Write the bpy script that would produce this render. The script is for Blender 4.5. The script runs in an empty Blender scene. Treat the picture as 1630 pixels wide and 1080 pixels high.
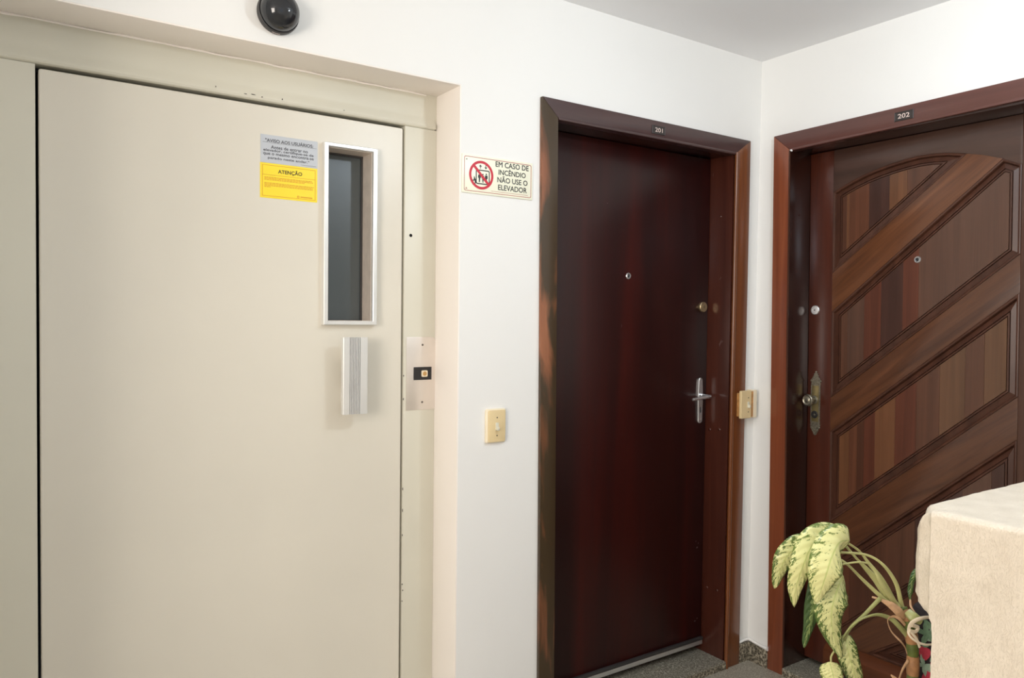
import bpy, bmesh, math, random
from mathutils import Vector, Matrix, noise
random.seed(7)
scene = bpy.context.scene
COL = scene.collection
R = math.radians

# ---------------------------------------------------------------- camera
cam_data = bpy.data.cameras.new('camera')
cam_data.sensor_width = 36.0
cam_data.lens = 36.0 * 1211.67 / 1630.0
cam_data.clip_start = 0.05
cam = bpy.data.objects.new('camera', cam_data)
COL.objects.link(cam)
_y, _p, _r = R(-34.2098), R(-1.4996), R(0.6389)
fwd = Vector((-math.sin(_y) * math.cos(_p), math.cos(_y) * math.cos(_p), math.sin(_p)))
right = Vector((math.cos(_y), math.sin(_y), 0))
up = right.cross(fwd)
r2 = math.cos(_r) * right + math.sin(_r) * up
u2 = -math.sin(_r) * right + math.cos(_r) * up
m = Matrix((r2, u2, -fwd)).transposed().to_4x4()
m.translation = Vector((-2.6254, -2.0605, 1.421))
cam.matrix_world = m
scene.camera = cam

# ---------------------------------------------------------------- world, lights, exposure
world = bpy.data.worlds.new('world')
scene.world = world
world.use_nodes = True
bg = world.node_tree.nodes['Background']
bg.inputs[0].default_value = (0.75, 0.86, 1.0, 1)
bg.inputs[1].default_value = 1.0

def area_light(name, loc, target, sx, sy, power, color, shape='RECTANGLE'):
    ld = bpy.data.lights.new(name, 'AREA')
    ld.shape = shape; ld.size = sx; ld.size_y = sy
    ld.energy = power; ld.color = color
    o = bpy.data.objects.new(name, ld); COL.objects.link(o)
    o.location = loc
    o.rotation_euler = (Vector(target) - Vector(loc)).to_track_quat('-Z', 'Y').to_euler()
    return o

# cool ceiling bulb of the landing, above and before the doors
LAMP = Vector((-1.0, -1.3, 2.27))
bulb = bpy.data.lights.new('ceiling_bulb_light', 'POINT')
bulb.energy = 20; bulb.color = (0.78, 0.90, 1.0); bulb.shadow_soft_size = 0.05
bo = bpy.data.objects.new('ceiling_bulb_light', bulb); COL.objects.link(bo); bo.location = LAMP
# warm daylight through the stair window in the left wall
area_light('daylight_side_window', (-4.36, -1.9, 1.65), (-1.0, -1.5, 1.3), 1.2, 1.2, 76, (1.0, 0.905, 0.805))
vs = scene.view_settings
vs.view_transform = 'Standard'; vs.look = 'None'; vs.gamma = 1.0
vs.use_curve_mapping = False
vs.exposure = -0.06

# ---------------------------------------------------------------- materials
def srgb(r, g, b):
    f = lambda c: (c / 12.92 if c <= 0.04045 else ((c + 0.055) / 1.055) ** 2.4)
    return (f(r / 255), f(g / 255), f(b / 255), 1)

def new_mat(name):
    mt = bpy.data.materials.new(name); mt.use_nodes = True
    nt = mt.node_tree
    return mt, nt, nt.nodes['Principled BSDF']

def nd(nt, kind, **kw):
    n = nt.nodes.new(kind)
    for k, v in kw.items(): setattr(n, k, v)
    return n

def coords(nt, scale=(1, 1, 1), rot=(0, 0, 0)):
    tc = nd(nt, 'ShaderNodeTexCoord'); mp = nd(nt, 'ShaderNodeMapping')
    mp.inputs['Scale'].default_value = scale
    src = tc.outputs['Object']
    if any(rot):
        m0 = nd(nt, 'ShaderNodeMapping'); m0.inputs['Rotation'].default_value = rot
        nt.links.new(src, m0.inputs['Vector']); src = m0.outputs['Vector']
    nt.links.new(src, mp.inputs['Vector'])
    return mp.outputs['Vector']

def noise_tex(nt, vec, scale, detail=4, rough=0.55, dist=0.0):
    n = nd(nt, 'ShaderNodeTexNoise')
    n.inputs['Scale'].default_value = scale; n.inputs['Detail'].default_value = detail
    n.inputs['Roughness'].default_value = rough; n.inputs['Distortion'].default_value = dist
    nt.links.new(vec, n.inputs['Vector'])
    return n.outputs['Fac']

def ramp(nt, fac, stops):
    r = nd(nt, 'ShaderNodeValToRGB')
    e = r.color_ramp.elements
    while len(e) < len(stops): e.new(0.5)
    for i, (p, c) in enumerate(stops): e[i].position = p; e[i].color = c
    nt.links.new(fac, r.inputs[0])
    return r.outputs[0]

def bump(nt, b, height, strength, distance=0.002):
    n = nd(nt, 'ShaderNodeBump')
    n.inputs['Strength'].default_value = strength; n.inputs['Distance'].default_value = distance
    nt.links.new(height, n.inputs['Height']); nt.links.new(n.outputs[0], b.inputs['Normal'])

def plain(name, col, rough=0.5, metal=0.0, var=0.06, scale=6.0, bumps=0.0, bscale=200, spec=0.5, coat=0.0):
    mt, nt, b = new_mat(name)
    v = coords(nt)
    f = noise_tex(nt, v, scale, 5)
    c0 = tuple(max(0, x * (1 - var)) for x in col[:3]) + (1,)
    c1 = tuple(min(1, x * (1 + var)) for x in col[:3]) + (1,)
    nt.links.new(ramp(nt, f, [(0.3, c0), (0.7, c1)]), b.inputs['Base Color'])
    b.inputs['Roughness'].default_value = rough; b.inputs['Metallic'].default_value = metal
    b.inputs['Specular IOR Level'].default_value = spec
    b.inputs['Coat Weight'].default_value = coat; b.inputs['Coat Roughness'].default_value = 0.12
    if bumps: bump(nt, b, noise_tex(nt, v, bscale, 3), bumps)
    return mt

def wood(name, c0, c1, c2=None, rough=0.3, scale=(26, 26, 1.2), rot=(0, 0, 0), coat=0.3, patch=None, spec=0.45):
    """long grain along z unless rotated; optional worn patches of a second colour"""
    mt, nt, b = new_mat(name)
    v = coords(nt, scale, rot)
    f = noise_tex(nt, v, 1.0, 6, 0.6, 0.6)
    stops = [(0.3, c0), (0.7, c1)] if c2 is None else [(0.25, c0), (0.52, c1), (0.78, c2)]
    col = ramp(nt, f, stops)
    if patch:
        pc, sc, lo, hi = patch[:4]
        pv = coords(nt, sc)
        pf = noise_tex(nt, pv, 1.0, 4, 0.55, 0.4)
        if len(patch) > 4:      # wear grows towards the floor
            tz = nd(nt, 'ShaderNodeTexCoord'); sz = nd(nt, 'ShaderNodeSeparateXYZ'); nt.links.new(tz.outputs['Object'], sz.inputs[0])
            ma = nd(nt, 'ShaderNodeMath', operation='MULTIPLY_ADD'); nt.links.new(sz.outputs[2], ma.inputs[0]); ma.inputs[1].default_value = patch[4]
            mb_ = nd(nt, 'ShaderNodeMath', operation='ADD'); mb_.inputs[1].default_value = -1.65 * patch[4]
            nt.links.new(pf, ma.inputs[2]); nt.links.new(ma.outputs[0], mb_.inputs[0]); pf = mb_.outputs[0]
        mk = ramp(nt, pf, [(lo, (0, 0, 0, 1)), (hi, (1, 1, 1, 1))])
        mx = nd(nt, 'ShaderNodeMix', data_type='RGBA')
        nt.links.new(mk, mx.inputs[0]); nt.links.new(col, mx.inputs[6]); mx.inputs[7].default_value = pc
        col = mx.outputs[2]
    nt.links.new(col, b.inputs['Base Color'])
    b.inputs['Roughness'].default_value = rough
    b.inputs['Specular IOR Level'].default_value = spec
    b.inputs['Coat Weight'].default_value = coat; b.inputs['Coat Roughness'].default_value = 0.2
    bump(nt, b, f, 0.05, 0.001)
    return mt

def wall_mat(name, col, b1=0.15, sc=60, rough=0.75):
    mt, nt, b = new_mat(name)
    v = coords(nt)
    f = noise_tex(nt, v, 1.5, 5)
    c0 = tuple(x * 0.97 for x in col[:3]) + (1,)
    nt.links.new(ramp(nt, f, [(0.3, c0), (0.7, col)]), b.inputs['Base Color'])
    b.inputs['Roughness'].default_value = rough
    b.inputs['Specular IOR Level'].default_value = 0.3
    bump(nt, b, noise_tex(nt, v, sc, 4), b1, 0.003)
    return mt

M = {}
M['wall'] = wall_mat('white_wall_paint', srgb(247, 246, 243), 0.12, 22)
M['ceiling'] = wall_mat('ceiling_paint', srgb(247, 247, 248), 0.08, 30)
M['reveal'] = wall_mat('cream_pink_reveal_paint', srgb(254, 247, 240), 0.12, 30, 0.5)
M['steel_paint'] = plain('greige_enamel', srgb(220, 216, 200), 0.36, 0, 0.025, 2.2, 0.03, 90)
M['steel_paint2'] = plain('greige_enamel_door', srgb(226, 220, 206), 0.34, 0, 0.03, 1.8, 0.03, 60)
M['dark_gap'] = plain('shaft_black', srgb(10, 9, 8), 0.9)
M['chip'] = plain('chipped_dark_metal', srgb(38, 24, 22), 0.7)
M['alu'] = plain('brushed_aluminium', srgb(225, 225, 222), 0.34, 0.75, 0.05, 20)
M['alu_reveal'] = plain('satin_reveal_metal', srgb(226, 214, 202), 0.45, 0.35, 0.08, 30)
M['alu_bright'] = plain('bright_aluminium', srgb(232, 232, 230), 0.32, 0.5, 0.02, 20)
M['steel'] = plain('stainless_plate', srgb(232, 224, 216), 0.36, 0.7, 0.04, 14)
M['chrome'] = plain('polished_chrome', srgb(225, 225, 226), 0.2, 0.8, 0.02)
M['screw'] = plain('dull_screw_metal', srgb(120, 112, 104), 0.4, 0.8)
M['brass'] = plain('satin_brass', srgb(196, 176, 140), 0.32, 0.9)
M['antique'] = plain('antique_bronze', srgb(150, 144, 128), 0.34, 0.85, 0.4, 160)
M['antique_gold'] = plain('antique_gold_plate', srgb(150, 134, 92), 0.35, 0.7, 0.15, 50)
M['black'] = plain('black_plastic', srgb(34, 32, 33), 0.4)
M['dome'] = plain('smoked_dome', srgb(36, 38, 42), 0.08, 0.0, 0.02, 6, 0, 200, 0.6)
M['dome_base'] = plain('dark_grey_camera_base', srgb(58, 56, 56), 0.45)
M['ivory'] = plain('aged_ivory_plastic', srgb(238, 214, 165), 0.42, 0, 0.03, 30)
M['ivory_pale'] = plain('pale_ivory_plastic', srgb(246, 232, 204), 0.42)
M['orange_plastic'] = plain('orange_stained_box', srgb(205, 150, 90), 0.5, 0, 0.3, 60)
M['toggle'] = plain('white_toggle', srgb(228, 224, 206), 0.35)
M['amber'] = plain('amber_button', srgb(205, 160, 95), 0.3)
M['cream_sign'] = plain('cream_sign_face', srgb(250, 248, 226), 0.35, 0, 0.01)
M['sign_red'] = plain('sign_red_print', srgb(205, 32, 55), 0.4, 0, 0.02)
M['sign_maroon'] = plain('sign_maroon_line', srgb(176, 82, 74), 0.4, 0, 0.02)
M['sign_black'] = plain('sign_black_print', srgb(40, 40, 38), 0.4, 0, 0.02)
M['grey_sticker'] = plain('grey_blue_sticker', srgb(196, 200, 206), 0.4, 0, 0.01)
M['grey_print'] = plain('grey_print', srgb(82, 82, 88), 0.5, 0, 0.02)
M['yellow_sticker'] = plain('yellow_sticker', srgb(254, 226, 44), 0.4, 0, 0.01)
M['olive_print'] = plain('olive_print', srgb(86, 70, 22), 0.5, 0, 0.02)
M['ochre_print'] = plain('ochre_print', srgb(222, 150, 32), 0.5, 0, 0.02)
M['plate_dark'] = plain('number_plate_dark', srgb(62, 56, 54), 0.4, 0.3)
M['plate_text'] = plain('number_plate_text', srgb(225, 205, 196), 0.5)
# woods
M['leaf201'] = wood('dark_mahogany_leaf', srgb(26, 7, 8), srgb(44, 11, 9), srgb(66, 16, 10), 0.36, (7, 9, 0.35), coat=0.16, spec=0.3)
M['case_worn'] = wood('worn_brown_casing', srgb(122, 72, 44), srgb(164, 104, 70), None, 0.38, (30, 30, 1.4), coat=0.25,
                      patch=(srgb(66, 50, 30), (9, 9, 2.2), 0.40, 0.52, -0.11))
M['case_head'] = wood('purple_brown_header', srgb(60, 40, 40), srgb(78, 52, 50), None, 0.3, (1.2, 26, 26))
M['case_right'] = wood('amber_brown_casing', srgb(96, 52, 26), srgb(132, 74, 34), None, 0.28, (30, 30, 1.0), coat=0.5)
M['jamb201'] = wood('red_brown_jamb', srgb(64, 30, 22), srgb(84, 42, 30), None, 0.25, (14, 14, 0.8), coat=0.5,
                    patch=(srgb(126, 104, 98), (14, 14, 9), 0.68, 0.74))
M['leaf202'] = wood('brown_frame_wood', srgb(66, 40, 29), srgb(90, 56, 40), None, 0.3, (22, 22, 1.0), coat=0.4)
M['stile202'] = wood('red_stile_wood', srgb(62, 28, 18), srgb(86, 40, 26), None, 0.28, (22, 22, 0.8), coat=0.45)
M['top202'] = wood('dark_top_rail_wood', srgb(66, 46, 38), srgb(84, 58, 48), None, 0.33, (22, 1.2, 22), coat=0.4)
M['rail_diag'] = wood('honey_diagonal_rail', srgb(74, 42, 26), srgb(106, 64, 38), srgb(126, 80, 50), 0.32, (30, 2.2, 34), (R(38), 0, 0), coat=0.35)
M['rail_diag2'] = wood('dark_diagonal_rail', srgb(66, 38, 26), srgb(108, 68, 44), None, 0.32, (30, 1.8, 26), (R(38), 0, 0), coat=0.35)
M['mould'] = wood('moulding_wood', srgb(66, 40, 30), srgb(90, 56, 42), None, 0.4, (20, 20, 2), coat=0.1, spec=0.3)
M['case202'] = wood('red_orange_casing', srgb(112, 54, 34), srgb(146, 80, 50), None, 0.28, (24, 24, 0.9), coat=0.5)
M['head202'] = wood('plum_header', srgb(84, 50, 44), srgb(102, 62, 54), None, 0.3, (24, 1.2, 24), coat=0.4)
M['jamb202'] = wood('dark_jamb', srgb(36, 16, 12), srgb(54, 26, 18), None, 0.22, (14, 14, 0.8), coat=0.6)
M['weather'] = wood('weather_board_wood', srgb(80, 42, 22), srgb(104, 56, 30), None, 0.4, (20, 2, 20), coat=0.2)
tones = [srgb(80, 48, 34), srgb(96, 58, 40), srgb(68, 42, 34), srgb(108, 70, 46), srgb(90, 57, 41), srgb(88, 60, 47), srgb(92, 50, 35), srgb(98, 67, 46)]
for i, t in enumerate(tones):
    M['plank%d' % i] = wood('plank_wood_%s' % 'abcdefgh'[i], tuple(x * 0.78 for x in t[:3]) + (1,), tuple(x * 1.30 for x in t[:3]) + (1,), None, 0.34, (24, 30, 1.1), coat=0.25)

def granite(name, c0, c1, c2, scale=140):
    mt, nt, b = new_mat(name)
    v = coords(nt)
    vo = nd(nt, 'ShaderNodeTexVoronoi'); vo.inputs['Scale'].default_value = scale
    nt.links.new(v, vo.inputs['Vector'])
    n1 = noise_tex(nt, v, scale * 0.8, 3, 0.7)
    mx = nd(nt, 'ShaderNodeMath', operation='MULTIPLY'); nt.links.new(vo.outputs['Distance'], mx.inputs[0]); nt.links.new(n1, mx.inputs[1])
    nt.links.new(ramp(nt, mx.outputs[0], [(0.08, c0), (0.26, c1), (0.5, c2)]), b.inputs['Base Color'])
    b.inputs['Roughness'].default_value = 0.42
    bump(nt, b, n1, 0.15, 0.001)
    return mt
M['granite'] = granite('granite_sill', srgb(84, 80, 70), srgb(140, 136, 122), srgb(190, 186, 172), 190)
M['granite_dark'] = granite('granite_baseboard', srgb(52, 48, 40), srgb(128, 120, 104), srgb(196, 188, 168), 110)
M['floor'] = granite('granite_floor', srgb(112, 106, 94), srgb(164, 158, 144), srgb(202, 196, 182), 300)

# glass pane of the elevator door, dark tinted
mt, nt, b = new_mat('tinted_pane')
b.inputs['Base Color'].default_value = srgb(88, 96, 98)
b.inputs['Roughness'].default_value = 0.35
b.inputs['Transmission Weight'].default_value = 0.2
b.inputs['Specular IOR Level'].default_value = 0.6
M['pane'] = mt
# clear window glass
mt, nt, b = new_mat('clear_glass')
b.inputs['Roughness'].default_value = 0.02; b.inputs['Transmission Weight'].default_value = 1.0
M['glass'] = mt
# frosted lamp glass
mt, nt, b = new_mat('lamp_glow')
b.inputs['Emission Color'].default_value = (0.95, 0.98, 1, 1); b.inputs['Emission Strength'].default_value = 12
M['glow'] = mt

# scratched plaster of the parapet
mt, nt, b = new_mat('scratched_plaster')
v = coords(nt)
vv = coords(nt, (1, 1, 0.38))
n1 = noise_tex(nt, vv, 105, 5, 0.66, 0.3)
n2 = noise_tex(nt, v, 260, 4, 0.7, 1.0)
n3 = noise_tex(nt, v, 16, 3)
mr = ramp(nt, n1, [(0.40, (0.2, 0.2, 0.2, 1)), (0.435, (1, 1, 1, 1)), (0.53, (0.9, 0.9, 0.9, 1)), (0.56, (0.1, 0.1, 0.1, 1)), (0.64, (0.35, 0.35, 0.35, 1)), (0.67, (0.9, 0.9, 0.9, 1))])
ad = nd(nt, 'ShaderNodeMath', operation='MULTIPLY_ADD'); nt.links.new(n2, ad.inputs[0]); ad.inputs[1].default_value = 0.45
nt.links.new(mr, ad.inputs[2])
nt.links.new(ramp(nt, n3, [(0.3, srgb(226, 213, 194)), (0.7, srgb(238, 226, 208))]), b.inputs['Base Color'])
b.inputs['Roughness'].default_value = 0.8
bump(nt, b, ad.outputs[0], 0.55, 0.0019)
M['plaster'] = mt

# variegated leaf: uv.x across (0..1), uv.y along
def leaf_mat(name, pale, dark, amount, under=False):
    mt, nt, b = new_mat(name)
    tc = nd(nt, 'ShaderNodeTexCoord'); sx = nd(nt, 'ShaderNodeSeparateXYZ'); nt.links.new(tc.outputs['UV'], sx.inputs[0])
    # distance from the midrib
    s1 = nd(nt, 'ShaderNodeMath', operation='SUBTRACT'); nt.links.new(sx.outputs[0], s1.inputs[0]); s1.inputs[1].default_value = 0.5
    s2 = nd(nt, 'ShaderNodeMath', operation='ABSOLUTE'); nt.links.new(s1.outputs[0], s2.inputs[0])
    # vein coordinate: along minus distance from midrib
    s3 = nd(nt, 'ShaderNodeMath', operation='MULTIPLY_ADD'); nt.links.new(s2.outputs[0], s3.inputs[0]); s3.inputs[1].default_value = -0.3; nt.links.new(sx.outputs[1], s3.inputs[2])
    cb = nd(nt, 'ShaderNodeCombineXYZ')
    m1 = nd(nt, 'ShaderNodeMath', operation='MULTIPLY'); nt.links.new(sx.outputs[0], m1.inputs[0]); m1.inputs[1].default_value = 5.5
    m2 = nd(nt, 'ShaderNodeMath', operation='MULTIPLY'); nt.links.new(s3.outputs[0], m2.inputs[0]); m2.inputs[1].default_value = 19
    nt.links.new(m1.outputs[0], cb.inputs[0]); nt.links.new(m2.outputs[0], cb.inputs[1])
    oi = nd(nt, 'ShaderNodeObjectInfo'); mr_ = nd(nt, 'ShaderNodeMath', operation='MULTIPLY'); nt.links.new(oi.outputs['Random'], mr_.inputs[0]); mr_.inputs[1].default_value = 40
    nt.links.new(mr_.outputs[0], cb.inputs[2])
    n = noise_tex(nt, cb.outputs[0], 1.35, 5, 0.7, 0.3)
    # more green near the margins
    m3 = nd(nt, 'ShaderNodeMath', operation='MULTIPLY_ADD'); nt.links.new(s2.outputs[0], m3.inputs[0]); m3.inputs[1].default_value = 0.42
    nt.links.new(n, m3.inputs[2])
    p3 = nd(nt, 'ShaderNodeMath', operation='ADD'); nt.links.new(m3.outputs[0], p3.inputs[0]); p3.inputs[1].default_value = amount
    col = ramp(nt, p3.outputs[0], [(0.63, pale), (0.655, tuple((a + c) / 2 for a, c in zip(pale, dark))), (0.675, dark)])
    # midrib line
    lt = ramp(nt, s2.outputs[0], [(0.012, (1, 1, 1, 1)), (0.03, (0, 0, 0, 1))])
    mx = nd(nt, 'ShaderNodeMix', data_type='RGBA')
    nt.links.new(lt, mx.inputs[0]); nt.links.new(col, mx.inputs[6]); mx.inputs[7].default_value = srgb(196, 204, 128) if not under else srgb(120, 140, 84)
    nt.links.new(mx.outputs[2], b.inputs['Base Color'])
    b.inputs['Roughness'].default_value = 0.34
    b.inputs['Subsurface Weight'].default_value = 0.0
    wv = nd(nt, 'ShaderNodeMath', operation='SINE'); wm = nd(nt, 'ShaderNodeMath', operation='MULTIPLY')
    nt.links.new(s3.outputs[0], wm.inputs[0]); wm.inputs[1].default_value = 70; nt.links.new(wm.outputs[0], wv.inputs[0])
    bump(nt, b, wv.outputs[0], 0.35, 0.0012)
    return mt
M['leaf'] = leaf_mat('variegated_leaf', srgb(226, 224, 158), srgb(104, 124, 54), -0.03)
M['leaf_green'] = leaf_mat('variegated_leaf_greener', srgb(214, 214, 150), srgb(82, 106, 46), 0.02)
M['leaf_back'] = leaf_mat('leaf_underside', srgb(150, 168, 104), srgb(66, 92, 48), 0.12, True)
M['petiole'] = plain('pale_petiole', srgb(198, 196, 134), 0.4, 0, 0.12, 30)
M['petiole_green'] = plain('green_petiole', srgb(160, 162, 104), 0.4, 0, 0.15, 30)
M['dried'] = plain('dried_sheath', srgb(200, 160, 122), 0.6, 0, 0.25, 60)
M['cane_green'] = plain('green_cane', srgb(92, 104, 46), 0.45, 0, 0.25, 60)
M['cane_brown'] = plain('brown_cane_scar', srgb(164, 118, 78), 0.55, 0, 0.3, 60)
M['twine'] = plain('cream_cloth_tie', srgb(232, 216, 190), 0.7, 0, 0.05, 60)
M['fabric'] = plain('black_fabric', srgb(40, 30, 34), 0.8, 0, 0.2, 80, 0.3, 400)
M['berry'] = plain('strawberry_print', srgb(188, 52, 72), 0.7, 0, 0.12, 160)
M['leaf_print'] = plain('sage_leaf_print', srgb(150, 172, 150), 0.7, 0, 0.2, 120)
M['leaf_print2'] = plain('green_leaf_print', srgb(110, 140, 110), 0.7, 0, 0.2, 120)
M['terracotta'] = plain('terracotta', srgb(168, 92, 62), 0.8, 0, 0.1, 20, 0.2, 120)
M['soil'] = plain('potting_soil', srgb(52, 38, 28), 0.95, 0, 0.4, 120, 0.8, 160)

# ---------------------------------------------------------------- mesh helpers
class MB:
    """collects verts and faces in world coordinates, then builds one mesh object"""
    def __init__(self): self.v = []; self.f = []
    def add(self, vs, fs):
        n = len(self.v); self.v += [Vector(x) for x in vs]; self.f += [[i + n for i in f] for f in fs]; return self
    def box(self, x0, x1, y0, y1, z0, z1):
        vs = [(x, y, z) for x in (x0, x1) for y in (y0, y1) for z in (z0, z1)]
        return self.add(vs, [(0, 1, 3, 2), (4, 6, 7, 5), (0, 4, 5, 1), (2, 3, 7, 6), (0, 2, 6, 4), (1, 5, 7, 3)])
    def prism(self, poly, a0, a1, plane):
        """poly of (u, z); plane 'A': u is x, extruded along y; plane 'B': u is y, extruded along x; 'Z': (x, y) along z"""
        mk = {'A': lambda u, w, a: (u, a, w), 'B': lambda u, w, a: (a, u, w), 'Z': lambda u, w, a: (u, w, a)}[plane]
        n = len(poly)
        vs = [mk(u, w, a0) for u, w in poly] + [mk(u, w, a1) for u, w in poly]
        fs = [list(range(n)), list(range(2 * n - 1, n - 1, -1))] + [(i, i + n, (i + 1) % n + n, (i + 1) % n) for i in range(n)]
        return self.add(vs, fs)
    def ring(self, inner, outer, a0, a1, plane):
        """flat band between two loops of equal length"""
        n = len(inner)
        mk = {'A': lambda u, w, a: (u, a, w), 'B': lambda u, w, a: (a, u, w)}[plane]
        vs = []
        for a in (a0, a1):
            vs += [mk(u, w, a) for u, w in inner] + [mk(u, w, a) for u, w in outer]
        fs = []
        for i in range(n):
            j = (i + 1) % n
            fs += [(i, j, n + j, n + i), (2 * n + i, 3 * n + i, 3 * n + j, 2 * n + j),
                   (n + i, n + j, 3 * n + j, 3 * n + i), (i, 2 * n + i, 2 * n + j, j)]
        return self.add(vs, fs)
    def loops(self, loops, plane, cap=True):
        """loft of loops [(poly, depth), ...]"""
        mk = {'A': lambda u, w, a: (u, a, w), 'B': lambda u, w, a: (a, u, w), 'Z': lambda u, w, a: (u, w, a)}[plane]
        n = len(loops[0][0]); vs = []
        for poly, a in loops: vs += [mk(u, w, a) for u, w in poly]
        fs = []
        for k in range(len(loops) - 1):
            for i in range(n):
                j = (i + 1) % n
                fs.append((k * n + i, k * n + j, (k + 1) * n + j, (k + 1) * n + i))
        if cap: fs += [list(range(n)), list(range(len(vs) - 1, len(vs) - n - 1, -1))]
        return self.add(vs, fs)
    def lathe(self, prof, c, axis, seg=32):
        """prof of (radius, distance along axis)"""
        ax = Vector(axis).normalized(); c = Vector(c)
        e1 = ax.orthogonal().normalized(); e2 = ax.cross(e1)
        vs = []
        for r, h in prof:
            for k in range(seg):
                t = 2 * math.pi * k / seg
                vs.append(c + ax * h + (e1 * math.cos(t) + e2 * math.sin(t)) * r)
        fs = []
        for i in range(len(prof) - 1):
            for k in range(seg):
                j = (k + 1) % seg
                fs.append((i * seg + k, i * seg + j, (i + 1) * seg + j, (i + 1) * seg + k))
        fs += [list(range(seg - 1, -1, -1)), list(range((len(prof) - 1) * seg, len(prof) * seg))]
        return self.add(vs, fs)
    def tube(self, pts, rad, seg=8, flat=1.0, nrm=None):
        pts = [Vector(p) for p in pts]; n = len(pts)
        if not hasattr(rad, '__len__'): rad = [rad] * n
        vs = []; prev = None
        for i, p in enumerate(pts):
            t = (pts[min(i + 1, n - 1)] - pts[max(i - 1, 0)]).normalized()
            a = (prev - t * prev.dot(t)).normalized() if prev is not None else (Vector(nrm) if nrm else Vector((-.56, -.83, 0.1))).cross(t).normalized()
            prev = a; b_ = t.cross(a)
            for k in range(seg):
                q = 2 * math.pi * k / seg
                vs.append(p + a * math.cos(q) * rad[i] + b_ * math.sin(q) * rad[i] * flat)
        fs = []
        for i in range(n - 1):
            for k in range(seg):
                j = (k + 1) % seg
                fs.append((i * seg + k, i * seg + j, (i + 1) * seg + j, (i + 1) * seg + k))
        fs += [list(range(seg - 1, -1, -1)), list(range((n - 1) * seg, n * seg))]
        return self.add(vs, fs)

def spline(pts, n=6):
    """catmull-rom through points"""
    P = [Vector(p) for p in pts]; out = []
    for i in range(len(P) - 1):
        p0, p1, p2, p3 = P[max(i - 1, 0)], P[i], P[i + 1], P[min(i + 2, len(P) - 1)]
        for k in range(n):
            t = k / n
            out.append(0.5 * ((2 * p1) + (p2 - p0) * t + (2 * p0 - 5 * p1 + 4 * p2 - p3) * t * t + (3 * p1 - p0 - 3 * p2 + p3) * t ** 3))
    out.append(P[-1]); return out

def lerp_list(vals, n):
    out = []
    for i in range(n):
        t = i / (n - 1) * (len(vals) - 1); k = min(int(t), len(vals) - 2)
        out.append(vals[k] + (vals[k + 1] - vals[k]) * (t - k))
    return out

def warp201(p):   # the frame of the left apartment door narrows slightly towards the floor
    t = (p.x + 1.1225) / 1.058
    p.x += (2.16 - p.z) * (0.0072 - 0.0124 * t)
def warp202(p):   # the right apartment door leans a little in its wall
    p.y -= 0.0088 * (2.1 - p.z)

def origin_of(o):
    v = Vector((0, 0, 0))
    while o is not None: v = v + Vector(o.location); o = o.parent
    return v

def build(name, mb, mat, parent=None, loc=None, bevel=0.0, smooth=False, warp=None, segs=2, label=None, angle=30):
    if warp:
        for p in mb.v: warp(p)
    bm = bmesh.new()
    vs = [bm.verts.new(p) for p in mb.v]
    for f in mb.f:
        try: bm.faces.new([vs[i] for i in f])
        except ValueError: pass
    bmesh.ops.recalc_face_normals(bm, faces=bm.faces)
    if bevel:
        es = [e for e in bm.edges if len(e.link_faces) == 2 and e.calc_face_angle(0) > R(angle)]
        bmesh.ops.bevel(bm, geom=es, offset=bevel, segments=segs, profile=0.6, affect='EDGES', clamp_overlap=True)
    base = Vector(loc) if loc is not None else Vector((0, 0, 0))
    off = origin_of(parent) + base
    for v_ in bm.verts: v_.co -= off
    me = bpy.data.meshes.new(name); bm.to_mesh(me); bm.free()
    if mat: me.materials.append(mat)
    if smooth or bevel:
        me.polygons.foreach_set('use_smooth', [True] * len(me.polygons))
        me.set_sharp_from_angle(angle=R(35 if smooth else 24))
    o = bpy.data.objects.new(name, me); COL.objects.link(o)
    o.parent = parent; o.location = base
    if label: o['label'] = label
    return o

def tag(o, label, cat, group=None, kind=None):
    o['label'] = label; o['category'] = cat
    if group: o['group'] = group
    if kind: o['kind'] = kind
    return o

def empty(name, loc, label, cat, kind=None, group=None):
    o = bpy.data.objects.new(name, None); COL.objects.link(o)
    o.location = loc; o.empty_display_size = 0.1
    return tag(o, label, cat, group, kind)

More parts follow.
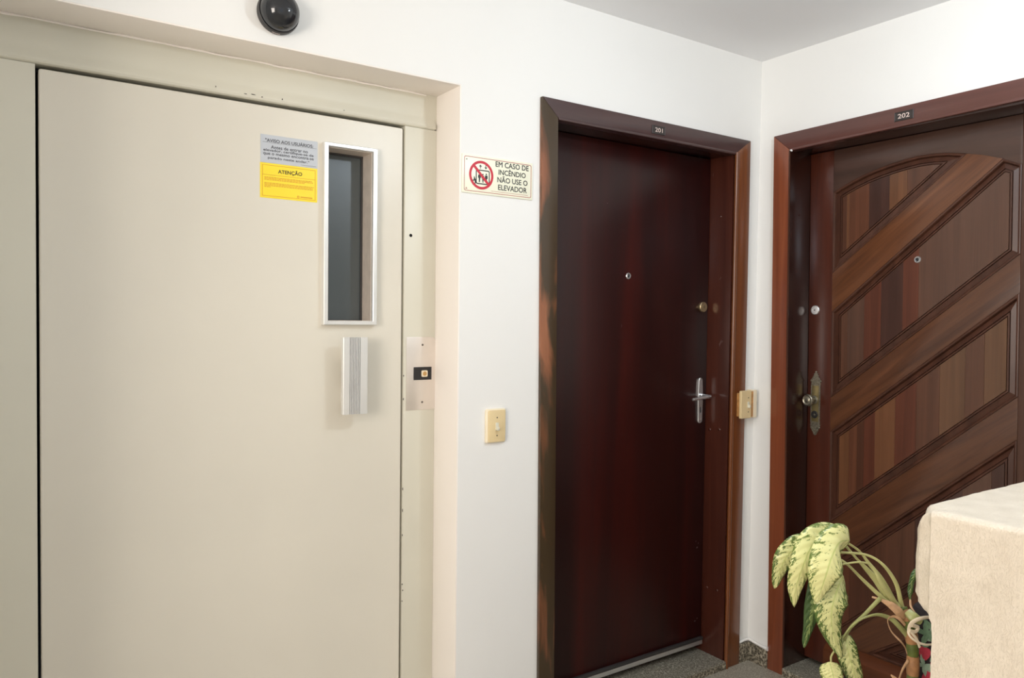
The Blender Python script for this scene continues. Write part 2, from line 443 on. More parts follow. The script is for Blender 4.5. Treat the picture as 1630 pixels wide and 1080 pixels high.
def text(body, cx, cz, w, h, depth, plane, mat, parent, name='lettering', bold=0.0, align='C', warp=None, thick=0.0003):
    """raised flat print: text scaled to width w and height h, centred at (cx, cz) on plane A (y=depth) or B (x=depth)"""
    cu = bpy.data.curves.new('tmp', 'FONT'); cu.body = body; cu.size = 1; cu.resolution_u = 3
    ob = bpy.data.objects.new('tmp', cu); COL.objects.link(ob)
    dg = bpy.context.evaluated_depsgraph_get()
    me = bpy.data.meshes.new_from_object(ob.evaluated_get(dg))
    COL.objects.unlink(ob); bpy.data.objects.remove(ob); bpy.data.curves.remove(cu)
    xs = [v.co.x for v in me.vertices]; ys = [v.co.y for v in me.vertices]
    x0, x1, y0, y1 = min(xs), max(xs), min(ys), max(ys)
    sx = w / (x1 - x0); sy = h / (y1 - y0)
    off = origin_of(parent)
    if bold:                      # heavier strokes: the outline repeated half a stroke apart
        bm = bmesh.new()
        for k in range(6):
            n0 = len(bm.verts); bm.from_mesh(me); bm.verts.ensure_lookup_table()
            dx, dy = bold * math.cos(k * math.pi / 3) / sx, bold * math.sin(k * math.pi / 3) / sy
            for v in bm.verts[n0:]: v.co.x += dx; v.co.y += dy; v.co.z = k + 1
        bm.to_mesh(me); bm.free()
    for v in me.vertices:
        a = (v.co.x - (x0 + x1) / 2) * sx; c = (v.co.y - (y0 + y1) / 2) * sy
        dd = depth - .00004 * v.co.z if bold else depth
        p = Vector((cx + a, dd, cz + c)) if plane == 'A' else Vector((dd, cx - a, cz + c))
        if warp: warp(p)
        v.co = p - off
    me.materials.append(mat); me.name = name
    o = bpy.data.objects.new(name, me); COL.objects.link(o); o.parent = parent
    return o

def circle(cx, cz, r, n=40, ry=None):
    ry = ry or r
    return [(cx + r * math.cos(2 * math.pi * k / n), cz + ry * math.sin(2 * math.pi * k / n)) for k in range(n)]

def round_rect(x0, x1, z0, z1, r, n=5):
    out = []
    for cx, cz, a in ((x1 - r, z1 - r, 0), (x0 + r, z1 - r, 90), (x0 + r, z0 + r, 180), (x1 - r, z0 + r, 270)):
        for k in range(n + 1):
            t = R(a + 90 * k / n); out.append((cx + r * math.cos(t), cz + r * math.sin(t)))
    return out

def inset(poly, d):
    """offset a closed polygon inwards by d (mitred)"""
    n = len(poly); area = sum(poly[i][0] * poly[(i + 1) % n][1] - poly[(i + 1) % n][0] * poly[i][1] for i in range(n))
    s = 1 if area > 0 else -1; out = []
    for i in range(n):
        a, b_, c = Vector(poly[i - 1]), Vector(poly[i]), Vector(poly[(i + 1) % n])
        e1 = (b_ - a).normalized(); e2 = (c - b_).normalized()
        n1 = Vector((-e1.y, e1.x)) * s; n2 = Vector((-e2.y, e2.x)) * s
        k = n1 + n2; k = k / max(k.dot(n1), 0.25)
        out.append(tuple(b_ + k * d))
    return out

def hclip(poly, a, b_, c):
    """keep the part of a polygon where a*u + b*z <= c"""
    out = []; n = len(poly)
    for i in range(n):
        p, q = poly[i], poly[(i + 1) % n]
        dp, dq = a * p[0] + b_ * p[1] - c, a * q[0] + b_ * q[1] - c
        if dp <= 1e-9: out.append(p)
        if (dp < -1e-9 and dq > 1e-9) or (dp > 1e-9 and dq < -1e-9):
            t = dp / (dp - dq); out.append((p[0] + (q[0] - p[0]) * t, p[1] + (q[1] - p[1]) * t))
    return out

def convex_edges(poly):
    """inward unit normals and offsets of a convex polygon: distance inside = n.p - c"""
    n = len(poly); area = sum(poly[i][0] * poly[(i + 1) % n][1] - poly[(i + 1) % n][0] * poly[i][1] for i in range(n))
    s = 1 if area > 0 else -1; E = []
    for i in range(n):
        (x0, y0), (x1, y1) = poly[i], poly[(i + 1) % n]
        l = math.hypot(x1 - x0, y1 - y0); nx, ny = -(y1 - y0) / l * s, (x1 - x0) / l * s
        E.append((nx, ny, nx * x0 + ny * y0))
    return E

def convex_inset(poly, d):
    out = list(poly)
    for nx, ny, c in convex_edges(poly): out = hclip(out, -nx, -ny, -(c + d))
    return out

def clip(poly, u, keep_less):
    """clip polygon to u-coordinate < or > a value"""
    out = []; n = len(poly)
    inside = (lambda p: p[0] <= u) if keep_less else (lambda p: p[0] >= u)
    for i in range(n):
        a, b_ = poly[i], poly[(i + 1) % n]
        if inside(a): out.append(a)
        if inside(a) != inside(b_):
            t = (u - a[0]) / (b_[0] - a[0]); out.append((u, a[1] + (b_[1] - a[1]) * t))
    return out

# ---------------------------------------------------------------- setting: walls, ceiling, floor
H = 2.50
OPX0, OPX1, OPZ = -2.74, -1.4246, 2.1472      # elevator opening
DX0, DX1, DZ = -1.075, -0.135, 2.12           # rough opening of door 201
XL, YB = -4.2, -3.7                           # the rest of the landing
WY0, WY1 = -2.5, -1.3                         # stair window in the left wall
w = MB()
T = 0.22
w.box(XL, OPX0, 0, T, 0, H); w.box(OPX0, OPX1, 0, T, OPZ, H); w.box(OPX1, DX0, 0, T, 0, H)
w.box(DX0, DX1, 0, T, DZ, H); w.box(DX1, 0.03, 0, T, 0, H)
o = build('wall_back', w, M['wall'])
tag(o, 'white painted wall around the elevator opening and the left apartment door', 'wall', kind='structure')
w = MB()
def leanx(z): return -0.006 + 0.0085 * z
def wallb(y0, y1, z0, z1):
    vs = [(x, y, z) for x in (0, 1) for y in (y0, y1) for z in (z0, z1)]
    vs = [((leanx(z) if x == 0 else T + 0.03), y, z) for x, y, z in vs]
    w.add(vs, [(0, 1, 3, 2), (4, 6, 7, 5), (0, 4, 5, 1), (2, 3, 7, 6), (0, 2, 6, 4), (1, 5, 7, 3)])
wallb(-0.146, 0.0, 0, H); wallb(-1.075, -0.146, 2.12, H); wallb(YB, -1.075, 0, H)
o = build('wall_right', w, M['wall'])
tag(o, 'white painted wall around the panelled apartment door with diagonal rails', 'wall', kind='structure')
# left wall with a stair window, rear wall with a window
w = MB()
w.box(XL - .15, XL, YB, WY0, 0, H); w.box(XL - .15, XL, WY1, T, 0, H)
w.box(XL - .15, XL, WY0, WY1, 0, 1.05); w.box(XL - .15, XL, WY0, WY1, 2.25, H)
w.box(-3.10, -2.86, -.46, 0, 0, H)  # unseen wall return, added to keep side light off the elevator door's left
tag(build('wall_left', w, M['wall']), 'white wall with a window on the stair side, behind the camera, plus an added return shading the elevator door', 'wall', kind='structure')
w = MB()
w.box(XL, -3.25, YB - .15, YB, 0, H); w.box(-1.75, T, YB - .15, YB, 0, H)
w.box(-3.25, -1.75, YB - .15, YB, 0, 1.0); w.box(-3.25, -1.75, YB - .15, YB, 2.3, H)
tag(build('wall_front', w, M['wall']), 'white wall with the daylight window behind the camera', 'wall', kind='structure')
for nm, a in (('window_1', ('y', -3.25, -1.75, 1.0, 2.3, YB - .09)), ('window_2', ('x', WY0, WY1, 1.05, 2.25, XL - .09))):
    ax, u0, u1, z0, z1, dpt = a
    w = MB(); um = (u0 + u1) / 2
    for (p0, p1, q0, q1) in ((u0, u0 + .04, z0, z1), (u1 - .04, u1, z0, z1), (um - .02, um + .02, z0, z1), (u0, u1, z0, z0 + .04), (u0, u1, z1 - .04, z1)):
        if ax == 'y': w.box(p0, p1, dpt - .02, dpt + .02, q0, q1)
        else: w.box(dpt - .02, dpt + .02, p0, p1, q0, q1)
    o = build(nm, w, M['alu'])
    tag(o, 'aluminium window frame in the %s wall behind the camera' % ('front' if ax == 'y' else 'left'), 'window', kind='structure')
w = MB(); w.box(XL, 0.03, YB, T, H, H + .12)
tag(build('ceiling', w, M['ceiling']), 'plain off-white ceiling of the landing', 'ceiling', kind='structure')
w = MB(); w.box(XL, 0.25, YB, 0.25, -.1, 0.0)
tag(build('floor', w, M['floor']), 'grey speckled granite floor of the landing', 'floor', kind='structure')
# granite baseboards
w = MB(); w.box(-0.076, 0.0, -0.013, 0.0, 0, 0.077)
w.box(OPX1, -1.108, -0.013, 0, 0, 0.077); w.box(XL, OPX0, -0.013, 0, 0, 0.077)
tag(build('baseboard_back', w, M['granite_dark'], bevel=0.0015), 'speckled granite baseboard between left apartment door and corner', 'baseboard', kind='structure')
w = MB(); w.box(-0.018, -0.002, -0.108, -0.013, 0, 0.077); w.box(-0.018, -0.002, YB, -1.15, 0, 0.077)
tag(build('baseboard_right', w, M['granite_dark'], bevel=0.0015), 'speckled granite baseboard between the corner and the diagonal-panelled door', 'baseboard', kind='structure')
# white caulk bead over the baseboards
w = MB(); w.tube([(-0.077, -0.006, 0.083), (-0.04, -0.008, 0.088), (-0.012, -0.012, 0.089), (-0.013, -0.05, 0.083), (-0.016, -0.085, 0.082), (-0.018, -0.11, 0.083)], [0.005, 0.005, 0.007, 0.005, 0.006, 0.009], 8)
tag(build('trim_5', w, M['wall'], smooth=True), 'white plaster bead along the top of the corner baseboard', 'trim', kind='structure')

# ---------------------------------------------------------------- elevator
FY = 0.15     # plane of the frame and door
# pinkish reveal skin around the opening
w = MB()
w.box(OPX0 + .004, OPX1, 0.0008, FY + .02, OPZ - .004, OPZ + .002)
w.box(OPX1 - .004, OPX1 + .002, 0.0008, FY + .02, 0, OPZ)
w.box(OPX0 - .002, OPX0 + .004, 0.0008, FY + .02, 0, OPZ)
o = build('trim_4', w, M['reveal'], bevel=0.0015)
tag(o, 'pinkish cream painted reveal lining the elevator opening', 'reveal', kind='structure')
random.seed(9)
w = MB(); w.tube([(OPX0 + .01 + k * .0435, FY - .0005 + random.uniform(-.001, .001), OPZ - .006 + random.uniform(-.0012, .0012)) for k in range(30)], [random.uniform(.0022, .0038) for k in range(30)], 6)
build('paint_bead', w, M['reveal'], o, smooth=True)
tr = empty('trim_1', (-2.04, FY, 0), 'greige painted steel frame around the elevator door', 'door frame', kind='structure')
w = MB(); w.prism([(FY + .08, 2.0329), (FY + .0, 2.0329), (FY - .006, 2.036), (FY - .0085, 2.042), (FY - .008, 2.048), (FY - .002, 2.060), (FY, 2.075), (FY, OPZ - .003), (FY + .08, OPZ - .003)], OPX0 + .004, OPX1 - .012, 'B')
w.box(OPX1 - .013, OPX1 - .004, FY + .001, FY + .08, 2.036, OPZ - .003)
build('header', w, M['steel_paint'], tr, bevel=0.0012)
w = MB(); w.box(-1.5425, OPX1 - .004, FY, FY + .05, 0.0, 2.0325)
for q in (0.0,): pass
build('side_panel', w, M['steel_paint'], tr, bevel=0.002)
w = MB(); w.box(OPX0 + .004, -2.5402, FY, FY + .05, 0.0, 2.0325)
build('side_panel', w, M['steel_paint'], tr, bevel=0.002)
w = MB(); w.lathe([(0.0052, 0), (0.0052, 0.004)], (-1.5197, FY - .0006, 1.6858), (0, 1, 0), 16)
build('peg_hole', w, M['dark_gap'], tr)
w = MB(); w.box(OPX0 + .01, OPX1 - .01, FY + .055, FY + .40, 0.01, 2.10)
# open towards the landing: only back and sides of the shaft
w = MB()
w.box(OPX0, OPX1, .55, .58, 0, 2.14); w.box(OPX0 - .02, OPX0, FY + .055, .58, 0, 2.14); w.box(OPX1, OPX1 + .02, .23, .58, 0, 2.14)
w.box(OPX0, OPX1, .23, .58, 2.14, 2.16)
build('shaft_lining', w, M['dark_gap'], tr)
w = MB()
w.box(-2.5402, -2.5375, FY + .042, FY + .05, 0, 2.03); w.box(-1.547, -1.5425, FY + .035, FY + .05, 0, 2.03)
w.box(-2.5402, -1.5425, FY + .042, FY + .05, 2.024, 2.033)
build('gap_seal', w, M['dark_gap'], tr)
# chips of missing paint
random.seed(4)
w = MB()
def chip(x, z, a, b_, y=FY - .0004):
    n = 7
    w.prism([(x + a * math.cos(6.283 * k / n) * random.uniform(.5, 1), z + b_ * math.sin(6.283 * k / n) * random.uniform(.6, 1)) for k in range(n)], y, y + .0012, 'A')
for x, z, a, b_ in ((-1.541, 1.235, .0018, .004), (-1.5415, 1.16, .002, .005), (-1.541, 0.56, .0025, .003), (-1.5395, 0.54, .003, .003), (-1.541, 0.505, .002, .003), (-1.5415, 0.87, .0015, .006), (-1.5415, 0.80, .0015, .008), (-1.542, 0.72, .0018, .005)):
    chip(x, z, a, b_)
for x, z, a, b_ in ((-2.04, 2.044, .006, .0012), (-2.02, 2.046, .009, .0014), (-1.995, 2.043, .003, .0016), (-1.937, 2.046, .0015, .003), (-2.12, 2.05, .001, .003), (-1.75, 2.045, .003, .001)):
    chip(x, z, a, b_, FY - .0092)
o = build('paint_chips', w, M['chip'], tr); o['kind'] = 'stuff'

# the door leaf with a hole for its window
dr = empty('door_1', (-2.5335, FY, 0.01), 'greige steel elevator door with a narrow window', 'elevator door', kind='structure')
LX0, LX1, LZ0, LZ1 = -2.5335, -1.5497, 0.012, 2.0229
WX0, WX1, WZ0, WZ1 = -1.8085, -1.650, 1.4035, 1.936
out_ = [(LX0, LZ0), (LX1, LZ0), (LX1, LZ1), (LX0, LZ1)]
def door_face(x0, x1, z0, z1, hx0, hx1, hz0, hz1, r=0.006):
    o_ = []
    for cx, cz, a in ((x1 - r, z1 - r, 0), (x0 + r, z1 - r, 90), (x0 + r, z0 + r, 180), (x1 - r, z0 + r, 270)):
        for k in range(4): t = R(a + 30 * k); o_.append((cx + r * math.cos(t), cz + r * math.sin(t)))
    i_ = []
    for (hx, hz) in ((hx1, hz1), (hx0, hz1), (hx0, hz0), (hx1, hz0)): i_ += [(hx, hz)] * 4
    return i_, o_
i_, o_ = door_face(LX0, LX1, LZ0, LZ1, WX0, WX1, WZ0, WZ1)
w = MB()
n = len(o_)
fo, fi = o_, i_
e = 0.0025
oi = inset(o_, e)
w.loops([(fi, FY + .04), (fi, FY), (oi, FY), (o_, FY + e), (o_, FY + .04), (fi, FY + .04)], 'A', cap=False)
build('leaf', w, M['steel_paint2'], dr, smooth=True)
# window frame: proud trim plus deep reveal
FR = (-1.8150, -1.6440, 1.3975, 1.9412)
IN = (-1.8010, -1.6580, 1.4100, 1.9300)
def rect(a): return [(a[1], a[3]), (a[0], a[3]), (a[0], a[2]), (a[1], a[2])]
w = MB()
w.loops([(rect(FR), FY), (rect(FR), FY - .019), (rect([FR[0] + .002, FR[1] - .002, FR[2] + .002, FR[3] - .002]), FY - .021),
         (rect([IN[0] - .002, IN[1] + .002, IN[2] - .002, IN[3] + .002]), FY - .021), (rect(IN), FY - .019), (rect(IN), FY - .004)], 'A', cap=False)
build('window_frame', w, M['alu_bright'], dr)
w = MB()
w.loops([(rect([IN[0] - .001, IN[1] + .001, IN[2] - .001, IN[3] + .001]), FY - .006), (rect([IN[0] + .001, IN[1] - .001, IN[2] + .001, IN[3] - .001]), FY - .006),
         (rect([IN[0] + .001, IN[1] - .001, IN[2] + .001, IN[3] - .001]), FY + .070), (rect([IN[0] - .001, IN[1] + .001, IN[2] - .001, IN[3] + .001]), FY + .070)], 'A', cap=False)
build('window_reveal', w, M['alu_reveal'], dr)
w = MB()
g = [IN[0] + .001, IN[1] - .001, IN[2] + .001, IN[3] - .001]
w.loops([(rect(g), FY + .060), (rect([g[0] + .006, g[1] - .006, g[2] + .002, g[3] - .006]), FY + .060), (rect([g[0] + .006, g[1] - .006, g[2] + .002, g[3] - .006]), FY + .070)], 'A', cap=False)
build('pane_gasket', w, M['dome_base'], dr)
w = MB(); w.box(g[0], g[1], FY + .066, FY + .070, g[2], g[3])
build('window_pane', w, M['pane'], dr)
w = MB(); w.box(g[0] - .01, g[1] + .01, FY + .12, FY + .125, g[2] - .05, g[3] + .05)
build('pane_backing', w, M['dome_base'], dr)
# ribbed pull handle
hx0, hx1, hz0, hz1 = -1.7695, -1.6912, 1.1298, 1.3612
yb, yf = FY - .046, FY - .062
prof = [(hx0, yb), (hx0, yf + .002), (hx0 + .002, yf)]
x = hx0 + .0200
prof += [(x, yf)]
for k in range(7):
    prof += [(x + .0004, yf + .0050), (x + .0022, yf + .0050), (x + .0028, yf - .0006), (x + .0052, yf - .0006)]; x += .0052
prof += [(hx1 - .002, yf), (hx1, yf + .002), (hx1, yb)]
w = MB(); w.prism(prof, hz0, hz1, 'Z')
hd = build('pull_handle', w, M['alu_bright'], dr)
w = MB(); w.box(hx0 + .022, hx1 - .022, yb, FY, hz0 + .03, hz0 + .07); w.box(hx0 + .02, hx1 - .02, yb, FY, hz1 - .07, hz1 - .03)
build('standoff', w, M['alu'], hd)

# sill of the elevator
w = MB(); w.box(OPX0 + .004, OPX1 - .004, -.0, FY + .05, 0.0, 0.011)
tag(build('elevator_threshold', w, M['alu']), 'metal threshold plate on the floor below the elevator door', 'threshold')

# ---- call button plate
cp = empty('call_button_plate', (-1.476, FY, 1.122), 'brushed steel call plate with one small button, right of the elevator door', 'call button')
w = MB(); w.prism([(-1.533, 1.1225), (-1.4285, 1.1225), (-1.4285, 1.349), (-1.4325, 1.356), (-1.440, 1.3595), (-1.533, 1.3595)], FY - .002, FY - .0001, 'A')
pl = build('plate', w, M['steel'], cp, bevel=0.0006)
w = MB(); w.loops([(rect([-1.5070, -1.4425, 1.2200, 1.2620]), FY - .0035), (rect([-1.5050, -1.4445, 1.2220, 1.2600]), FY - .0040), (rect([-1.5040, -1.4520, 1.2250, 1.2570]), FY - .0024)], 'A')
build('button_housing', w, M['black'], cp)
w = MB(); w.prism(round_rect(-1.4800, -1.4585, 1.2300, 1.2510, .004), FY - .008, FY - .003, 'A')
bt = build('button', w, M['ivory_pale'], cp, bevel=0.0008)
w = MB(); w.lathe([(0.0072, 0), (0.0068, .0008)], (-1.4693, FY - .008, 1.2405), (0, -1, 0), 20)
build('button_lens', w, M['amber'], bt)
for z in (1.3340, 1.1474):
    w = MB(); w.lathe([(.0036, 0), (.0036, .0006), (.0026, .0014), (0.0004, .0017)], (-1.4752, FY - .002, z), (0, -1, 0), 12)
    build('screw', w, M['screw'], cp)

# ---------------------------------------------------------------- stickers on the elevator door
def sticker(name, x0, x1, z0, z1, mat, label):
    e_ = empty(name, ((x0 + x1) / 2, FY, z0), label, 'sticker')
    w = MB(); w.box(x0, x1, FY - .0010, FY - .0002, z0, z1)
    build('sheet', w, mat, e_)
    return e_
s1 = sticker('notice_sticker', -1.9965, -1.8292, 1.8618, 1.9412, M['grey_sticker'], 'grey-blue notice sticker with dark lettering, upper one on the elevator door')
Y1 = FY - .0013
xc = -1.9130
text('"AVISO AOS USUÁRIOS:', xc, 1.9265, .140, .0115, Y1, 'A', M['grey_print'], s1, bold=.0003)
for i, (t, wd) in enumerate((('Antes de entrar no', .108), ('elevador, certifique-se de', .147), ('que o mesmo encontra-se', .148), ('parado neste andar."', .121))):
    text(t, xc - (.002 if i else 0), 1.9075 - .0106 * i, wd, .0094, Y1, 'A', M['grey_print'], s1, bold=.0002)
w = MB(); w.box(-1.9905, -1.976, Y1, Y1 + .0004, 1.9195, 1.9201); w.box(-1.848, -1.832, Y1, Y1 + .0004, 1.9195, 1.9201); w.box(-1.880, -1.834, Y1, Y1 + .0004, 1.8662, 1.8669)
w.box(-1.976, -1.848, Y1, Y1 + .0004, 1.9188, 1.9192)
build('rule_line', w, M['grey_print'], s1)
s2 = sticker('warning_sticker', -1.9975, -1.8297, 1.7610, 1.8608, M['yellow_sticker'], 'yellow warning sticker below the grey notice on the elevator door')
text('ATENÇÃO', xc + .002, 1.8395, .070, .0150, Y1, 'A', M['olive_print'], s2, bold=.0004)
a = (-1.9915, -1.8355, 1.7665, 1.8555)
w = MB(); w.ring(rect([a[0] + .0012, a[1] - .0012, a[2] + .0012, a[3] - .0012]), rect(a), Y1, Y1 + .0004, 'A')
w.box(a[0], a[1], Y1, Y1 + .0004, 1.8268, 1.8278)
build('border_line', w, M['ochre_print'], s2)
w = MB(); random.seed(3)
for z, x1 in ((1.8205, -1.846), (1.8170, -1.842), (1.8135, -1.868), (1.8040, -1.841), (1.8003, -1.844), (1.7966, -1.843), (1.7929, -1.968)):
    x = -1.9855
    while x < x1:
        l = random.uniform(.003, .009); w.box(x, min(x + l, x1), Y1, Y1 + .0004, z - .0009, z + .0009); x += l + .0012
x = -1.880
for k in range(10): w.box(x, x + .0028, Y1, Y1 + .0004, 1.7705, 1.7740); x += .0036
w.ring(circle(-1.8870, 1.7722, .0022, 14), circle(-1.8870, 1.7722, .0036, 14), Y1, Y1 + .0004, 'A')
w.box(-1.8885, -1.8855, Y1, Y1 + .0004, 1.7718, 1.7726)
o = build('small_print', w, M['ochre_print'], s2); o['kind'] = 'stuff'

# ---------------------------------------------------------------- fire sign
fs = empty('fire_safety_sign', (-1.288, 0, 1.815), 'cream rectangular no-elevator-in-fire sign on the white wall', 'sign')
SX0, SX1, SZ0, SZ1 = -1.4215, -1.1525, 1.8150, 1.9355
w = MB(); w.box(SX0, SX1, -.004, -.0004, SZ0, SZ1); build('plate', w, M['cream_sign'], fs, bevel=0.0006)
Y2 = -.0043
w = MB(); r0 = round_rect(SX0 + .0070, SX1 - .0055, SZ0 + .0060, SZ1 - .0065, .006); r1 = round_rect(SX0 + .0088, SX1 - .0073, SZ0 + .0078, SZ1 - .0083, .005)
w.ring(r1, r0, Y2, Y2 + .0004, 'A'); build('border_line', w, M['sign_maroon'], fs)
for i, (t, wd, x) in enumerate((('EM CASO DE', .129, -1.2335), ('INCÊNDIO', .106, -1.2335), ('NÃO USE O', .118, -1.232), ('ELEVADOR', .112, -1.2315))):
    hh = {0: .0168, 1: .0205, 2: .0205, 3: .0168}[i]
    text(t, x, 1.9165 - .0243 * i + (.0018 if i in (1, 2) else 0), wd, hh, Y2, 'A', M['sign_black'], fs, bold=.0004)
cx, cz, rr = -1.3515, 1.8745, .0450
w = MB()
q = .0190       # elevator car outline
w.ring(round_rect(cx - .0170, cx + .0280, cz - .0255, cz + .0135, .003), round_rect(cx - .0205, cx + .0315, cz - .0290, cz + .0170, .006), Y2, Y2 + .0004, 'A')
for ax, s in ((cx - .0035, 1), (cx + .0165, -1)):     # arrows
    zc = cz + .0265
    w.prism([(ax - .0012, zc - .0065 * s), (ax + .0012, zc - .0065 * s), (ax + .0012, zc + .001 * s), (ax - .0012, zc + .001 * s)], Y2, Y2 + .0004, 'A')
    w.prism([(ax - .0055, zc), (ax + .0055, zc), (ax, zc + .0065 * s)], Y2, Y2 + .0004, 'A')
for px, sc, dz in ((cx - .0070, 1, 0), (cx + .0060, .95, -.001), (cx + .0185, 1, 0)):   # passengers
    zc = cz - .006 + dz
    w.prism(circle(px, zc + .0105 * sc, .0026 * sc, 12), Y2, Y2 + .0004, 'A')
    w.prism([(px - .0045 * sc, zc + .007 * sc), (px + .0045 * sc, zc + .007 * sc), (px + .0055 * sc, zc - .003 * sc), (px + .0028 * sc, zc - .003 * sc), (px + .0022 * sc, zc - .017 * sc), (px + .0005, zc - .017 * sc), (px, zc - .006 * sc), (px - .0005, zc - .017 * sc), (px - .0022 * sc, zc - .017 * sc), (px - .0028 * sc, zc - .003 * sc), (px - .0055 * sc, zc - .003 * sc)], Y2, Y2 + .0004, 'A')
fx, fz = cx - .0265, cz - .0200                        # flame
fo_ = [(0, .016), (.004, .008), (.0065, .003), (.0075, -.003), (.005, -.0095), (0, -.011), (-.005, -.0095), (-.0078, -.003), (-.006, .004), (-.0035, .001), (-.0015, .006)]
fi_ = [(0, .002), (.0014, .000), (.0024, -.002), (.0028, -.005), (.002, -.0082), (0, -.0090), (-.002, -.0082), (-.0028, -.005), (-.0022, -.002), (-.0014, -.001), (-.0006, .001)]
w.ring([(fx + a_, fz + b_) for a_, b_ in fi_], [(fx + a_, fz + b_) for a_, b_ in fo_], Y2, Y2 + .0004, 'A')
build('pictogram', w, M['sign_black'], fs)
w = MB(); w.ring(circle(cx, cz, rr - .0080, 48), circle(cx, cz, rr, 48), Y2 - .0004, Y2 + .0004, 'A')
dxy = (rr - .004) * .7071; t_ = .0042 * .7071
w.prism([(cx - dxy - t_, cz + dxy - t_), (cx - dxy + t_, cz + dxy + t_), (cx + dxy + t_, cz - dxy + t_), (cx + dxy - t_, cz - dxy - t_)], Y2 - .0005, Y2 + .0003, 'A')
build('prohibition_ring', w, M['sign_red'], fs)
w = MB(); w.ring([(SX0 + .0138, SZ0 + .0126), (SX0 + .0165, SZ0 + .0126), (SX0 + .0152, SZ0 + .0148)], [(SX0 + .0118, SZ0 + .0112), (SX0 + .0186, SZ0 + .0112), (SX0 + .0152, SZ0 + .0178)], Y2, Y2 + .0004, 'A')
x = SX0 + .108
while x < SX1 - .022: w.box(x, x + .0032, Y2, Y2 + .0004, SZ0 + .0128, SZ0 + .0140); x += .0042
o = build('small_print', w, M['sign_maroon'], fs); o['kind'] = 'stuff'
w = MB(); w.prism([(SX0 + .0122, SZ1 - .0170), (SX0 + .0175, SZ1 - .0190), (SX0 + .0175, SZ1 - .0140)], Y2, Y2 + .0004, 'A')
build('corner_mark', w, M['sign_black'], fs)

# ---------------------------------------------------------------- light switches
def toggle_parts(parent, x, z, y, tilt=0.0):
    w = MB(); w.box(x - .0058, x + .0058, y - .0012, y + .001, z - .0125, z + .0125); build('toggle_slot', w, M['toggle'], parent, bevel=.0004)
    w = MB()
    w.add([(x - .0045 + a_, y + d, z + c) for a_, d, c in ((0, 0, .003), (.009, 0, .003), (.009, 0, -.009), (0, 0, -.009), (.0008, -.011, -.004), (.0082, -.011, -.004), (.0082, -.009, -.0125), (.0008, -.009, -.0125))],
          [(0, 1, 2, 3), (4, 5, 6, 7), (0, 1, 5, 4), (1, 2, 6, 5), (2, 3, 7, 6), (3, 0, 4, 7)])
    build('toggle', w, M['toggle'], parent, bevel=.0008)
    for dz in (.0290, -.0290):
        w = MB(); w.lathe([(.0022, 0), (.0020, .0006), (.0004, .0008)], (x, y - .0002, z + dz), (0, -1, 0), 10); build('screw', w, M['chip'], parent)
sw = empty('light_switch', (-1.290, 0, 1.02), 'ivory toggle switch on the white wall between elevator and left apartment door', 'light switch', group=None)
SWX0, SWX1, SWZ0, SWZ1 = -1.3265, -1.2515, 1.0210, 1.1310
w = MB(); ro = round_rect(SWX0, SWX1, SWZ0, SWZ1, .007); w.loops([(ro, -.0003), (ro, -.008), (inset(ro, .003), -.011)], 'A')
build('backplate', w, M['ivory_pale'], sw, smooth=True)
w = MB(); ri = round_rect(SWX0 + .005, SWX1 - .004, SWZ0 + .004, SWZ1 - .004, .006); w.loops([(ri, -.0105), (ri, -.0125), (inset(ri, .0015), -.0132)], 'A')
build('faceplate', w, M['ivory'], sw, smooth=True)
toggle_parts(sw, -1.288, 1.074, -.0134)
sw = empty('corner_light_switch', (-.085, 0, 1.02), 'ivory toggle switch with an orange-stained side, in the corner between the doors', 'light switch')
w = MB(); w.box(-.0650, -.0290, -.036, -.0003, 1.030, 1.135); w.box(-.125, -.065, -.034, -.0165, 1.034, 1.130)
build('wall_box', w, M['orange_plastic'], sw, bevel=.002)
w = MB(); w.box(-.0460, -.0240, -.038, -.002, 1.026, 1.140)
build('box_rim', w, M['ivory_pale'], sw, bevel=.003)
w = MB(); ro = round_rect(-.1300, -.0660, 1.0270, 1.1400, .004); w.loops([(ro, -.034), (ro, -.042), (inset(ro, .002), -.044)], 'A')
build('faceplate', w, M['ivory'], sw, smooth=True)
toggle_parts(sw, -.086, 1.082, -.0443)

# ---------------------------------------------------------------- dome camera
dc = empty('dome_camera', (-1.995, 0, 2.172), 'black dome security camera on the wall above the elevator', 'security camera')
c = (-1.9960, -.0003, 2.2290)
w = MB(); w.lathe([(.0520, 0), (.0545, .001), (.0552, .004), (.0550, .015), (.0540, .0180), (.0525, .0190), (.0515, .0170)], c, (0, -1, 0), 56)
build('base', w, M['dome_base'], dc, smooth=True)
w = MB(); pr = []
for k in range(0, 19): t = R(90 * k / 18 - 8 * (1 - k / 18)); pr.append((max(.0512 * math.cos(t), .0003), .0230 + .0480 * math.sin(t)))
w.lathe(pr, c, (0, -1, 0), 56); build('dome', w, M['dome'], dc, smooth=True)
w = MB()
for k in range(7): 
    t = R(-106 + k * 3.2); rx = .0553
    w.box(c[0] + rx * math.cos(t) - .0009, c[0] + rx * math.cos(t) + .0009, -.0125, -.0100 + (k % 2) * .0012, c[2] + rx * math.sin(t) - .0004, c[2] + rx * math.sin(t) + .0004)
build('base_print', w, M['plate_text'], dc)

